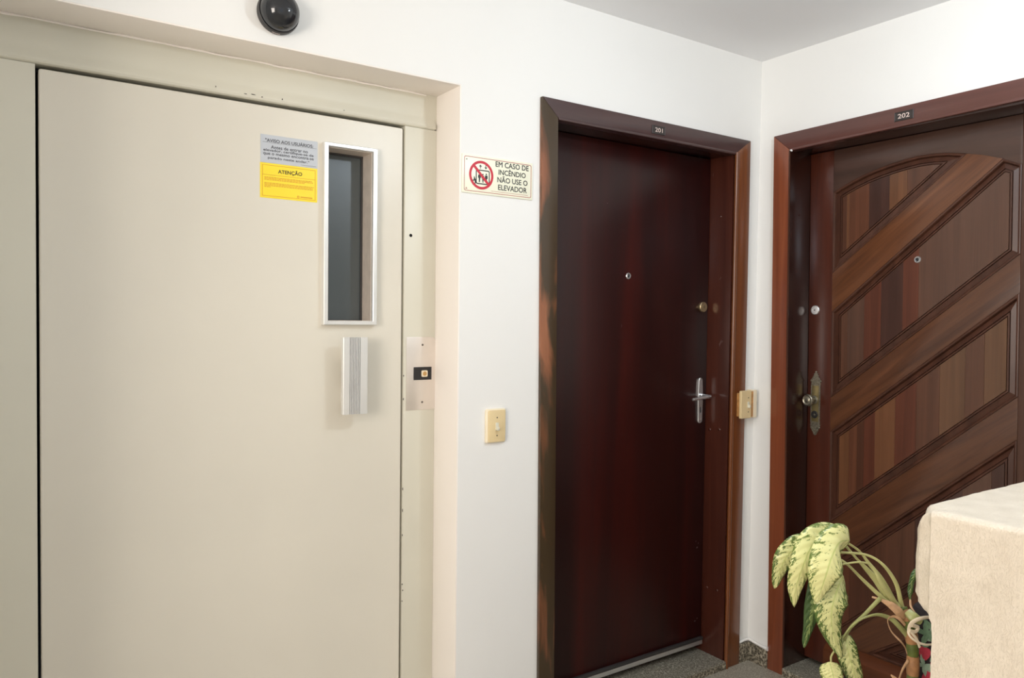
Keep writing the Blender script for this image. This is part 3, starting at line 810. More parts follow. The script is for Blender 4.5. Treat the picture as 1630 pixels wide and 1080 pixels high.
# ---------------------------------------------------------------- apartment door 201
E_ = -.015
tr = empty('trim_2', (-.60, 0, 0), 'brown wooden frame of the left apartment door', 'door frame', kind='structure')
OX0, OX1, IX0, IX1, OZ, IZ = -1.1225, -.0645, -1.0564, -.1524, 2.1600, 2.0985
w = MB(); w.prism([(OX0, 0), (IX0, 0), (IX0, IZ), (OX0, OZ)], E_, .0, 'A'); build('casing', w, M['case_worn'], tr, bevel=.0025, warp=warp201, label='worn orange and olive brown casing on the left')
w = MB(); w.prism([(OX0, OZ), (IX0, IZ), (IX1, IZ), (OX1, OZ)], E_, .0, 'A'); build('casing', w, M['case_head'], tr, bevel=.0025, warp=warp201, label='purplish brown top casing')
w = MB(); w.prism([(OX1, OZ), (IX1 + .012, IZ + .010), (IX1 + .012, 0), (OX1, 0)], E_, .0, 'A')
build('casing', w, M['case_right'], tr, bevel=.0025, warp=warp201, label='amber brown casing on the right')
w = MB(); w.tube([(IX1 + .006, E_ + .002, z) for z in (0.0, .5, 1.0, 1.5, IZ + .004)], .0085, 12); build('bead', w, M['case_right'], tr, smooth=True, warp=warp201)
w = MB(); w.box(IX0 + .002, IX1 - .002, E_ - .001, .02, IZ - .006, IZ + .004); build('lip', w, M['case_head'], tr, bevel=.002, warp=warp201)
for x0, x1, mt_ in ((IX0 - .03, IX0 + .001, 'case_worn'), (IX1 - .001, IX1 + .03, 'jamb201')):
    w = MB(); w.box(x0, x1, -.001, .16, 0.0, IZ + .02); build('jamb', w, M[mt_], tr, bevel=.002, warp=warp201)
w = MB(); w.box(IX0 - .03, IX1 + .03, -.001, .16, IZ - .003, IZ + .02); build('head_jamb', w, M['jamb202'], tr, bevel=.002, warp=warp201)
for y, z in ((.0593, 1.8522), (.0921, .9692), (.0422, .9755), (.0903, .305), (.0366, .308)):
    w = MB(); w.lathe([(.0062, 0), (.0060, .0015), (.0040, .0030), (.0006, .0036)], (IX1 - .0008, y, z), (-1, 0, 0), 14)
    build('screw_cap', w, M['jamb201'], tr, smooth=True, warp=warp201)
LY = .115
d2 = empty('door_2', (IX0, LY, .04), 'dark red mahogany flush door, number two hundred one, on the left', 'door', kind='structure')
w = MB(); w.box(IX0 + .003, IX1 - .003, LY, LY + .035, .052, IZ - .005); build('leaf', w, M['leaf201'], d2, bevel=.0015, warp=warp201)
w = MB(); w.box(IX0 + .004, IX1 - .005, LY - .010, LY - .0005, .061, .079); build('door_sweep', w, M['alu'], d2, bevel=.002, warp=warp201)
w = MB(); w.box(IX0 + .004, IX1 - .005, LY - .013, LY - .0005, .080, .093); build('sweep_cover', w, M['dome_base'], d2, bevel=.002, warp=warp201)
def peephole(parent, c, ax, warp=None):
    w = MB(); w.lathe([(.0125, 0), (.0125, .002), (.0105, .0045), (.0070, .0045), (.0060, .002)], c, ax, 28); b_ = build('peephole', w, M['chrome'], parent, smooth=True, warp=warp)
    w = MB(); c2 = Vector(c) + Vector(ax) * .0012; w.lathe([(.0068, 0), (.0055, .0018), (.0030, .0028), (.0004, .0032)], c2, ax, 20); build('lens', w, M['dome'], b_, smooth=True, warp=warp)
peephole(d2, (-.6095, LY, 1.5918), (0, -1, 0))
w = MB(); w.lathe([(.0215, 0), (.0215, .008), (.0195, .0105), (.0080, .0105)], (-.1930, LY, 1.4800), (0, -1, 0), 32); lk = build('deadbolt', w, M['brass'], d2, smooth=True)
w = MB(); w.lathe([(.0100, 0), (.0095, .0012), (.0060, .0012)], (-.1930, LY - .0105, 1.4800), (0, -1, 0), 20); build('lock_cylinder', w, M['brass'], lk)
w = MB(); w.box(-.1942, -.1918, LY - .0121, LY - .0112, 1.4745, 1.4855); build('keyhole', w, M['black'], lk)
# lever plate: a tapering rounded plate
hp = []
for k in range(9): t = math.pi * k / 8; hp.append((-.1985 + .0115 * math.cos(t), 1.1745 + .0115 * math.sin(t)))
hp += [(-.2135, 1.110)]
for k in range(9): t = math.pi + math.pi * k / 8; hp.append((-.1985 + .0125 * math.cos(t), 1.0080 + .0125 * math.sin(t)))
hp += [(-.1835, 1.110)]
w = MB(); w.loops([(hp, LY), (hp, LY - .004), (inset(hp, .002), LY - .0062)], 'A'); hpo = build('handle_plate', w, M['chrome'], d2)
w = MB(); w.lathe([(.0095, 0), (.0095, .012), (.0075, .014), (.0075, .045)], (-.1985, LY - .004, 1.112), (0, -1, 0), 20)
w.tube(spline([(-.190, LY - .050, 1.112), (-.205, LY - .052, 1.1115), (-.240, LY - .050, 1.108), (-.272, LY - .046, 1.104), (-.286, LY - .042, 1.103)], 4), lerp_list([.0065, .0080, .0068, .0058, .0062], 17), 12)
build('lever', w, M['chrome'], hpo, smooth=True)
w = MB(); w.prism(round_rect(-.2012, -.1958, 1.040, 1.064, .0025), LY - .0068, LY - .0060, 'A'); build('keyhole', w, M['black'], hpo)
for z in (1.174, 1.009):
    w = MB(); w.lathe([(.0028, 0), (.0022, .001), (.0004, .0013)], (-.1985, LY - .0062, z), (0, -1, 0), 10); build('screw', w, M['screw'], hpo)
w = MB()
for x, z, a_, b_ in ((-1.012, .735, .0015, .021), (-.205, .50, .002, .004), (-.19, .49, .0015, .004), (-.199, .473, .002, .004), (-.195, .474, .001, .003), (-.203, .163, .0045, .003), (-.190, .172, .0015, .004), (-.72, 1.86, .0014, .0014), (-.64, 1.40, .0008, .006)):
    w.prism([(x - a_, z - b_ * .6), (x + a_ * .3, z - b_), (x + a_, z + b_ * .5), (x - a_ * .2, z + b_)], LY - .0006, LY + .001, 'A')
o = build('scratches', w, plain('scratch_grey', srgb(92, 72, 74), 0.5), d2); o['kind'] = 'stuff'

def number_plate(body, u, z, plane, label, tw, warp=None):
    e_ = empty('number_plate', ((u, E_, z - .015) if plane == 'A' else (E_, u, z - .015)), label, 'number plate')
    w = MB(); rr_ = [(u - .0335, z - .0155), (u + .0335, z - .0155), (u + .0335, z + .0155), (u - .0335, z + .0155)]
    w.loops([(rr_, E_ - .0002), (rr_, E_ - .0025), (inset(rr_, .0012), E_ - .0032), (inset(rr_, .0022), E_ - .0026)], plane)
    build('plate', w, M['plate_dark'], e_)
    text(body, u, z, tw, .0155, E_ - .0034, plane, M['plate_text'], e_, bold=.0003)
    return e_
number_plate('201', -.5905, 2.1255, 'A', 'dark number plate reading 201 on the left door header', .038)
number_plate('202', -.6220, 2.1415, 'B', 'dark number plate reading 202 on the right door header', .041)

# granite sill of 201
w = MB(); w.prism([(IX0, -.018), (IX1 - .001, -.018), (IX1 - .001, .20), (IX0, .20)], 0.0, .031, 'Z')
sl = build('granite_door_sill', w, M['granite'], bevel=.003, warp=warp201)
tag(sl, 'grey granite step sill under the left apartment door', 'door sill')
w = MB(); w.box(IX0 + .002, IX1 - .002, -.0195, -.0175, 0, .024); build('riser_shade', w, M['granite_dark'], sl, warp=warp201)  # darker stone strip stands in for shade on the sill front
# darkness behind the door
w = MB(); w.box(DX0, DX1, .20, .21, 0, DZ)
build('jamb_backing', w, M['dark_gap'], tr)

# ---------------------------------------------------------------- apartment door 202
tr = empty('trim_3', (0, -.6, 0), 'red-brown wooden frame of the right apartment door', 'door frame', kind='structure')
oY0, oY1, iY0, iY1, oZ, iZ = -.0885, -1.130, -.1627, -1.056, 2.1715, 2.1060
w = MB(); w.prism([(oY0, 0), (iY0, 0), (iY0, iZ), (oY0, oZ)], E_, .024, 'B'); build('casing', w, M['case202'], tr, bevel=.0025, warp=warp202, label='red-orange casing on the corner side')
w = MB(); w.prism([(oY0, oZ), (iY0, iZ), (iY1, iZ + .012), (oY1, oZ + .008)], E_, .024, 'B'); build('casing', w, M['head202'], tr, bevel=.0025, warp=warp202, label='plum brown top casing')
w = MB(); w.prism([(oY1, oZ + .008), (iY1, iZ + .012), (iY1, 0), (oY1, 0)], E_, .024, 'B'); build('casing', w, M['case202'], tr, bevel=.0025, warp=warp202)
w = MB(); w.box(E_ - .001, E_ + .005, iY0 - .0028, iY0 + .003, 0, iZ - .002); build('bead', w, M['mould'], tr, bevel=.002, warp=warp202)
w = MB(); w.prism([(iY0, iZ - .006), (iY1, iZ + .006), (iY1, iZ + .014), (iY0, iZ + .003)], E_ - .001, .02, 'B'); build('lip', w, M['head202'], tr, bevel=.002, warp=warp202)
for y0, y1 in ((iY0 - .002, iY0 + .03), (iY1 - .03, iY1 + .002)):
    w = MB(); w.box(E_ + .004, .17, y0, y1, 0, iZ + .02); build('jamb', w, M['jamb202'], tr, bevel=.002, warp=warp202)
w = MB(); w.box(.0, .17, iY1 - .03, iY0 + .03, iZ - .003, iZ + .03); build('head_jamb', w, M['jamb202'], tr, bevel=.002, warp=warp202)
for x, z in ((.0524, 1.8512), (.041, 1.0996), (.05, .33)):
    w = MB(); w.lathe([(.0055, 0), (.0052, .0012), (.0030, .0024), (.0006, .0028)], (x, iY0 - .0015, z), (0, -1, 0), 14)
    build('screw_cap', w, M['jamb202'], tr, smooth=True, warp=warp202)
w = MB(); w.tube([(E_ - .002, iY0 - .006, iZ - .004), (E_ - .004, iY0 - .012, iZ - .006), (E_ - .003, iY0 - .015, iZ - .010)], [.003, .0042, .002], 8)
build('paint_drip', w, M['wall'], tr, smooth=True)
w = MB(); w.box(.205, .215, -1.075, -.146, 0, 2.12); build('jamb_backing', w, M['dark_gap'], tr)
w = MB(); w.prism([(-.022, iY0 - .001), (.20, iY0 - .001), (.20, iY1), (-.022, iY1)], 0.0, .033, 'Z')
sl = build('granite_door_sill', w, M['granite'], bevel=.003, warp=warp202)
tag(sl, 'grey granite step sill under the diagonal-panelled right door', 'door sill')
w = MB(); w.box(-.0235, -.0215, iY1 + .002, iY0 - .003, 0, .026); build('riser_shade', w, M['granite_dark'], sl, warp=warp202)  # same strip here: the front's shade is put into its colour

LXB = .122
d3 = empty('door_3', (LXB, iY0, .04), 'panelled wooden door with diagonal rails, number two hundred two, on the right', 'door', kind='structure')
PL, PR = -.268, -.937
arc = [(-.268, 1.9376), (-.300, 1.9520), (-.350, 1.9725), (-.400, 1.9890), (-.450, 2.0015), (-.500, 2.0110), (-.550, 2.0185), (-.602, 2.0235), (-.650, 2.0225), (-.700, 2.0175), (-.7668, 2.0030)]
curl = [(-.8798, 1.9676), (-.893, 1.9600), (-.905, 1.9520), (-.918, 1.9450), (-.937, 1.9410)]
def ln(y, y0, z0, s): return z0 + s * (y - y0)
z1l = 1.6156; z2l = 1.4646; z3l, z3r = 1.1225, 1.651; z4l, z4r = .9894, 1.5245; z5l, z5r = .622, 1.1865; z6l, z6r = .4627, 1.0475; z7l, z7r = .1254, .750; z8r = .520; ZB = .16
P1 = [(PL, z1l)] + arc
P2 = [(PL, z3l), (PL, z2l), curl[0], curl[-1], (PR, z3r)]
P3 = [(PL, z5l), (PL, z4l), (PR, z4r), (PR, z5r)]
y7 = -.305
P4 = [(PL, ZB), (PL, z6l), (PR, z6r), (PR, z7r), (y7, ZB)]
P5 = [(-.4355, ZB), (PR, z8r), (PR, ZB)]
F0, F1 = LXB, LXB + .032
w = MB(); w.box(F0 + .014, F0 + .034, -1.053, -.1655, .05, iZ - .004); build('core_board', w, M['leaf202'], d3, warp=warp202)
bv = .0018
w = MB(); w.prism([(-.1655, .05), (-.1655, iZ - .004), (PL, iZ - .004), (PL, .05)], F0, F0 + .013, 'B'); build('stile', w, M['stile202'], d3, bevel=bv, warp=warp202)
w = MB(); w.prism([(-1.053, .05), (-1.053, iZ + .004), (PR, iZ + .004), (PR, .05)], F0, F0 + .013, 'B'); build('stile', w, M['leaf202'], d3, bevel=bv, warp=warp202)
topr = [(PL, iZ - .004), (PL, 1.9376)] + arc[1:] + curl[:] + [(PR, iZ - .004)]
w = MB(); w.prism(topr, F0, F0 + .013, 'B'); build('top_rail', w, M['top202'], d3, bevel=bv, warp=warp202)
w = MB(); w.prism([(PL, z2l), (PL, z1l), (-.7668, 2.003), (-.82, 1.990), (-.8798, 1.9676)], F0 - .0012, F0 + .013, 'B'); build('diagonal_rail', w, M['rail_diag'], d3, bevel=bv, warp=warp202, label='honey brown diagonal rail below the arched panel')
w = MB(); w.prism([(PL, z4l), (PL, z3l), (PR, z3r), (PR, z4r)], F0, F0 + .013, 'B'); build('diagonal_rail', w, M['rail_diag2'], d3, bevel=bv, warp=warp202)
w = MB(); w.prism([(PL, z6l), (PL, z5l), (PR, z5r), (PR, z6r)], F0, F0 + .013, 'B'); build('diagonal_rail', w, M['rail_diag2'], d3, bevel=bv, warp=warp202)
w = MB(); w.prism([(-.4355, ZB), (y7, ZB), (PR, z7r), (PR, z8r)], F0, F0 + .013, 'B'); build('diagonal_rail', w, M['rail_diag2'], d3, bevel=bv, warp=warp202)
w = MB(); w.prism([(PL, .05), (PL, ZB), (PR, ZB), (PR, .05)], F0, F0 + .013, 'B'); build('bottom_rail', w, M['leaf202'], d3, bevel=bv, warp=warp202)
w = MB(); w.prism([(F0 + .0, .055), (F0 - .040, .055), (F0 - .040, .128), (F0 - .030, .140), (F0 - .001, .158)], -.276, PR - .08, 'A')
w2 = MB()
for p in w.v: w2.v.append(Vector((p.x, p.y, p.z)))
w2.f = w.f
build('weather_board', w2, M['weather'], d3, bevel=.002, warp=warp202, label='orange-brown weather board along the door bottom')

def panel(poly, cuts, idx):
    """moulding stepping down to a raised field made of vertical planks"""
    prof_ = [(0.0, .013), (0.0005, -.0010), (.0035, -.0020), (.0075, -.0010), (.0095, .0020), (.0115, .0110), (.0150, .0100), (.0270, .0060), (.0275, .0125), (.0300, .0125), (.0305, .0058), (.0355, .0052), (.0360, .0125), (.0385, .0125)]
    E = convex_edges(poly)
    w = MB()
    for i, (nx, ny, c) in enumerate(E):
        cell = list(poly)
        for j, (mx_, my_, c2) in enumerate(E):
            if j != i: cell = hclip(cell, nx - mx_, ny - my_, c - c2)
            if len(cell) < 3: break
        if len(cell) < 3: continue
        for (d0, x0), (d1, x1) in zip(prof_[:-1], prof_[1:]):
            pc_ = hclip(hclip(cell, nx, ny, c + d1), -nx, -ny, -(c + d0))
            if len(pc_) < 3: continue
            w.add([(F0 + x0 + (x1 - x0) * min(1, max(0, (nx * u + ny * z - c - d0) / (d1 - d0))), u, z) for u, z in pc_], [list(range(len(pc_)))])
    build('moulding', w, M['mould'], d3, warp=warp202)
    field = convex_inset(poly, .0380)
    us = [99] + list(cuts) + [-99]
    pn = None
    for k in range(len(us) - 1):
        pp = clip(clip(field, us[k] - .0002, True), us[k + 1] + .0002, False)
        if len(pp) < 3: continue
        w = MB(); w.prism(pp, F0 + .0045 + .0004 * (k % 2), F0 + .0135, 'B')
        if pn is None:
            pn = bpy.data.objects.new('panel', None); COL.objects.link(pn); pn.parent = d3
        build('plank', w, M['plank%d' % idx[k % len(idx)]], pn, bevel=.0003, segs=1, warp=warp202)
panel(P1, [-.3235, -.3345, -.415, -.494, -.560, -.650], [0, 3, 1, 2, 3, 4, 5])
panel(P2, [-.333, -.401, -.468, -.550, -.607], [4, 5, 6, 2, 6, 5])
panel(P3, [-.346, -.380, -.407, -.451, -.528, -.606, -.687, -.771, -.832], [3, 1, 0, 6, 3, 6, 4, 7, 4, 7])
panel(P4, [-.357, -.46, -.608, -.769, -.861], [1, 0, 4, 2, 5, 2])
panel(P5, [-.60, -.75], [2, 0, 2])

def sub(p):   # warp for a point on door 202
    q = Vector(p); warp202(q); return q
peephole(d3, (LXB + .0055, -.6060, 1.6515), (-1, 0, 0))
w = MB(); w.lathe([(.0190, 0), (.0190, .003), (.0165, .0055), (.0100, .0055), (.0095, .0035)], (LXB, -.2008, 1.4710), (-1, 0, 0), 30); lk = build('deadbolt', w, M['chrome'], d3, smooth=True)
w = MB(); w.lathe([(.0090, 0), (.0080, .0015), (.0020, .0015)], (LXB - .0036, -.2008, 1.4710), (-1, 0, 0), 18); build('lock_cylinder', w, M['chrome'], lk, smooth=True)
w = MB(); w.lathe([(.0030, 0), (.0025, .0006), (.0005, .0006)], (LXB - .0052, -.2008, 1.4710), (-1, 0, 0), 12); build('keyhole', w, M['black'], lk)
# ornate backplate, y centre -.212
yc = -.2120
def mirror(pts, cy=yc): return [(cy - a_, z) for a_, z in pts] + [(cy + a_, z) for a_, z in reversed(pts)]
crown = [(.001, 1.2250), (.0035, 1.2215), (.0020, 1.2180), (.0045, 1.2160), (.0085, 1.2150), (.0085, 1.2115), (.0060, 1.2090), (.0110, 1.2070), (.0125, 1.2045), (.0095, 1.2025), (.0125, 1.1990), (.0165, 1.1950), (.0185, 1.1900), (.0230, 1.1870), (.0245, 1.1835), (.0225, 1.1805), (.0195, 1.1795), (.0200, 1.1680), (.0205, 1.0080), (.0225, 1.0060), (.0220, 1.0030), (.0195, 1.0010), (.0215, .9965), (.0200, .9920), (.0160, .9890), (.0145, .9840), (.0125, .9800), (.0090, .9770), (.0085, .9730), (.0055, .9680), (.0010, .9640)]
pl_ = mirror(crown)
w = MB(); w.loops([(pl_, LXB), (pl_, LXB - .0035), (inset(pl_, .0012), LXB - .0048)], 'B'); bp = build('ornate_backplate', w, M['antique'], d3)
w = MB(); w.prism([(yc - .0150, 1.0200), (yc + .0150, 1.0200), (yc + .0150, 1.1660), (yc - .0150, 1.1660)], LXB - .0060, LXB - .0045, 'B'); build('inner_plate', w, M['antique_gold'], bp, bevel=.0006)
w = MB()
def relief(pts, r): w.tube(spline([(LXB - .0052, yc + a_, z) for a_, z in pts], 5), r, 6, nrm=(-1, 0, 0))
for s in (1, -1):
    relief([(s * .0190, 1.1700), (s * .0190, 1.09), (s * .0190, 1.0160)], .0016)
    relief([(s * .002, 1.2050), (s * .010, 1.2010), (s * .0145, 1.1935), (s * .0215, 1.1860), (s * .0205, 1.1825), (s * .0165, 1.1850)], .0017)
    relief([(s * .0005, 1.1965), (s * .0075, 1.1940), (s * .0110, 1.1870), (s * .0070, 1.1835), (s * .0045, 1.1870)], .0015)
    relief([(s * .001, 1.1750), (s * .006, 1.1785), (s * .0110, 1.1740), (s * .0165, 1.1765), (s * .0180, 1.1710)], .0015)
    relief([(s * .002, 1.2110), (s * .0060, 1.2130), (s * .0075, 1.2090)], .0012)
    relief([(s * .001, 1.0110), (s * .0070, 1.0090), (s * .0130, 1.0120), (s * .0180, 1.0070)], .0015)
    relief([(s * .0185, .9985), (s * .0120, .9965), (s * .0085, .9900), (s * .0120, .9850), (s * .0060, .9800), (s * .001, .9700)], .0016)
    relief([(s * .001, .9950), (s * .0055, .9920), (s * .0040, .9860), (s * .0008, .9880)], .0014)
    relief([(s * .0010, 1.1815), (s * .0120, 1.1815), (s * .0200, 1.1810)], .0013)
    relief([(s * .0010, 1.0035), (s * .0120, 1.0035), (s * .0200, 1.0040)], .0013)
w.lathe([(.003, 0), (.0025, .002), (.0005, .0032)], (LXB - .0048, yc, 1.2205), (-1, 0, 0), 10)
w.lathe([(.0035, 0), (.003, .002), (.0005, .0032)], (LXB - .0048, yc, 1.1880), (-1, 0, 0), 10)
build('scroll_relief', w, M['antique'], bp, smooth=True)
kc = (LXB - .0055, -.2085, 1.1085)
w = MB(); w.lathe([(.0170, 0), (.0165, .0030), (.0105, .0050), (.0090, .0180), (.0105, .0260), (.0180, .0310), (.0225, .0370), (.0232, .0420), (.0225, .0465), (.0195, .0490), (.0170, .0480), (.0155, .0465), (.0120, .0465), (.0100, .0485), (.0050, .0500), (.0005, .0505)], kc, (-1, 0, 0), 36)
kn = build('knob', w, M['antique'], bp, smooth=True)
w = MB()
for k in range(14):
    t = 2 * math.pi * k / 14; w.tube([(kc[0] - .034, kc[1] + .0212 * math.cos(t), kc[2] + .0212 * math.sin(t)), (kc[0] - .044, kc[1] + .0238 * math.cos(t), kc[2] + .0238 * math.sin(t))], .0013, 5)
build('knob_fluting', w, M['antique'], kn)
w = MB(); w.lathe([(.0150, 0), (.0150, .0015), (.0135, .0030), (.0060, .0030), (.0055, .0015)], (LXB - .0060, -.2110, 1.0485), (-1, 0, 0), 28); ks = build('key_rose', w, M['black'], bp, smooth=True)
w = MB(); w.lathe([(.0048, 0), (.0040, .0016), (.0005, .0018)], (LXB - .0075, -.2110, 1.0485), (-1, 0, 0), 16); build('lock_cylinder', w, M['antique'], ks)

# ---------------------------------------------------------------- plaster parapet
PX0, PX1, PY0, PY1, PZ = -1.092, -.42, -2.5, -1.246, 1.0505
# profile in (y, z): top overhangs slightly and curls back below
pf = [(PY0, 0), (PY1 - .051, 0)]
pf += [(PY1 - .051 + .003 * math.sin(k * 1.3), .1 * k) for k in range(1, 8)]
pf += [(PY1 - .050, .800), (PY1 - .048, .826), (PY1 - .040, .834), (PY1 - .026, .842), (PY1 - .012, .855), (PY1 - .003, .872), (PY1 - .001, .90), (PY1 - .002, .94), (PY1, .965), (PY1 - .001, .985), (PY1 - .004, 1.002), (PY1 - .009, 1.018), (PY1 - .017, 1.031), (PY1 - .027, 1.041), (PY1 - .040, 1.0475), (PY1 - .055, PZ), (PY1 - .12, PZ + .001), (PY1 - .35, PZ), (PY0, PZ - .004)]
w = MB()
def shrink(pts, a_, b_):
    out2 = []
    for (y, z) in pts:
        out2.append((y - a_ if y > -1.35 else y, z - b_ if z > 1.02 else z))
    return out2
sharp = {(PY1 - .001, .985): (PY1, .985), (PY1 - .004, 1.002): (PY1, 1.002), (PY1 - .009, 1.018): (PY1 - .001, 1.018), (PY1 - .017, 1.031): (PY1 - .003, 1.031),
         (PY1 - .027, 1.041): (PY1 - .006, 1.041), (PY1 - .040, 1.0475): (PY1 - .011, 1.0475), (PY1 - .055, PZ): (PY1 - .018, PZ)}
ps = [sharp.get(p, p) for p in pf]
def cap(pts, ymax, dz):
    return [(min(y, ymax), z - dz if z > 1.02 else z) for y, z in pts]
w.loops([(cap(pf, PY1 - .044, .009), PX0), (cap(pf, PY1 - .042, .003), PX0 + .004), (cap(pf, PY1 - .040, .0005), PX0 + .009), (cap(pf, PY1 - .034, 0), PX0 + .0115), (cap(pf, PY1 - .012, 0), PX0 + .019), (cap(pf, PY1 - .003, 0), PX0 + .026), (pf, PX0 + .036), (ps, PX0 + .060), (ps, PX1)], 'B')
bm = bmesh.new(); vs_ = [bm.verts.new(p) for p in w.v]
for f in w.f: bm.faces.new([vs_[i] for i in f])
bmesh.ops.recalc_face_normals(bm, faces=bm.faces)
# cut into a fine grid near the visible corner, then roughen
for ax_, a0, a1, st in ((1, -1.52, -1.24, .008), (2, .62, 1.05, .008), (0, -1.085, -.60, .02)):
    v0 = a0
    while v0 < a1:
        co = [0, 0, 0]; co[ax_] = v0; no = [0, 0, 0]; no[ax_] = 1
        bmesh.ops.bisect_plane(bm, geom=bm.verts[:] + bm.edges[:] + bm.faces[:], plane_co=co, plane_no=no)
        v0 += st
bm.normal_update()
for v_ in bm.verts:
    if v_.co.z > .05:
        n0 = noise.noise(v_.co * 55) * .0013 + noise.noise(Vector((v_.co.x * 30, v_.co.y * 120, v_.co.z * 30))) * .0010 + noise.noise(v_.co * 12) * .001
        v_.co += v_.normal * n0
me = bpy.data.meshes.new('stair_parapet')
PO = Vector((-.75, -1.85, 0))
for v_ in bm.verts: v_.co -= PO
bm.to_mesh(me); bm.free(); me.materials.append(M['plaster'])
me.polygons.foreach_set('use_smooth', [True] * len(me.polygons)); me.set_sharp_from_angle(angle=R(50))
o = bpy.data.objects.new('stair_parapet', me); COL.objects.link(o); o.location = PO
tag(o, 'rough white plastered stair parapet in the lower right foreground', 'parapet')

# ---------------------------------------------------------------- potted plant
LEAVES = [
    ([(-1.1012, -1.032, 0.921), (-1.1422, -1.0284, 0.9194), (-1.1741, -1.0195, 0.897), (-1.1808, -1.004, 0.8586), (-1.1818, -0.9924, 0.8227)], 0.0251, 0),
    ([(-1.0574, -1.0857, 0.9276), (-1.0977, -1.07, 0.9426), (-1.1521, -1.0695, 0.9357), (-1.1891, -1.0697, 0.898), (-1.1942, -1.0558, 0.847), (-1.1782, -1.0441, 0.7959)], 0.0325, 0),
    ([(-1.0771, -1.1083, 0.9392), (-1.1228, -1.1133, 0.9462), (-1.167, -1.1203, 0.9228), (-1.1861, -1.1204, 0.8915), (-1.1838, -1.111, 0.8549), (-1.1795, -1.1028, 0.8232)], 0.0423, 0),
    ([(-1.0482, -1.0458, 0.8596), (-1.0786, -1.038, 0.834), (-1.0884, -1.033, 0.784), (-1.0881, -1.023, 0.7227), (-1.0891, -1.0118, 0.6724)], 0.0214, 1),
    ([(-1.0624, -1.0845, 0.8588), (-1.089, -1.0911, 0.8459), (-1.1154, -1.0982, 0.8171), (-1.1179, -1.0977, 0.78), (-1.1033, -1.0969, 0.7349), (-1.0715, -1.0962, 0.6767)], 0.0384, 0),
    ([(-1.0941, -1.051, 0.855), (-1.1056, -1.0563, 0.8232), (-1.1034, -1.0587, 0.7924), (-1.0989, -1.0627, 0.7644)], 0.0112, 0),
    ([(-1.0401, -1.08, 0.7175), (-1.0425, -1.0914, 0.6864), (-1.0345, -1.098, 0.6484), (-1.0161, -1.1, 0.6014), (-1.0022, -1.0985, 0.5639)], 0.024, 0),
    ([(-1.0946, -1.0808, 0.668), (-1.0992, -1.0903, 0.6504), (-1.0971, -1.0928, 0.6158), (-1.0757, -1.085, 0.5571)], 0.025, 0),
    ([(-1.0298, -1.0686, 0.916), (-1.0478, -1.0441, 0.9214), (-1.065, -1.02, 0.9311), (-1.0714, -0.9923, 0.9033), (-1.075, -0.9791, 0.8606)], 0.0159, 1),
    ([(-0.873, -1.1528, 0.8587), (-0.8927, -1.1522, 0.8373), (-0.8976, -1.1499, 0.8043), (-0.8965, -1.1512, 0.7856)], 0.0072, 1),
]
PETIOLES = [
    ([(-0.9208, -1.1475, 0.7648), (-0.9254, -1.1437, 0.7862), (-0.9444, -1.1414, 0.8337), (-0.9773, -1.1297, 0.8777), (-1.0181, -1.1133, 0.9029), (-1.084, -1.0923, 0.9139)], 0.0063, 0.0028),
    ([(-0.94, -1.1461, 0.7784), (-0.9481, -1.1401, 0.7925), (-0.9906, -1.1339, 0.8402), (-1.0173, -1.1266, 0.881), (-1.0602, -1.1211, 0.896), (-1.1048, -1.103, 0.8925)], 0.007, 0.0022),
    ([(-0.942, -1.1327, 0.7788), (-0.9619, -1.1185, 0.7985), (-1.0054, -1.0997, 0.84), (-1.0519, -1.091, 0.88), (-1.0692, -1.0788, 0.8938)], 0.0056, 0.0028),
    ([(-0.9263, -1.1312, 0.7795), (-0.9594, -1.119, 0.8356), (-0.9958, -1.105, 0.8798), (-1.0214, -1.0987, 0.9081), (-1.0724, -1.0995, 0.9362)], 0.0063, 0.0025),
    ([(-0.9333, -1.1203, 0.7832), (-0.9616, -1.1055, 0.8321), (-0.9934, -1.0949, 0.8666), (-1.0192, -1.0887, 0.8908), (-1.0482, -1.0801, 0.9219)], 0.0084, 0.0028),
    ([(-0.9931, -1.1333, 0.8065), (-1.0223, -1.1146, 0.7696), (-1.0492, -1.0973, 0.7384), (-1.0506, -1.0853, 0.7074)], 0.0051, 0.0036),
    ([(-0.9239, -1.159, 0.7162), (-0.95, -1.1525, 0.7426), (-0.9651, -1.1418, 0.758), (-0.998, -1.1312, 0.7699), (-1.0341, -1.1188, 0.765), (-1.0573, -1.1037, 0.7452), (-1.0736, -1.0935, 0.7185)], 0.0062, 0.0022),
    ([(-1.053, -1.0713, 0.7145), (-1.0682, -1.0739, 0.6874), (-1.0843, -1.0754, 0.6748), (-1.0935, -1.0816, 0.6653)], 0.0025, 0.0022),
]
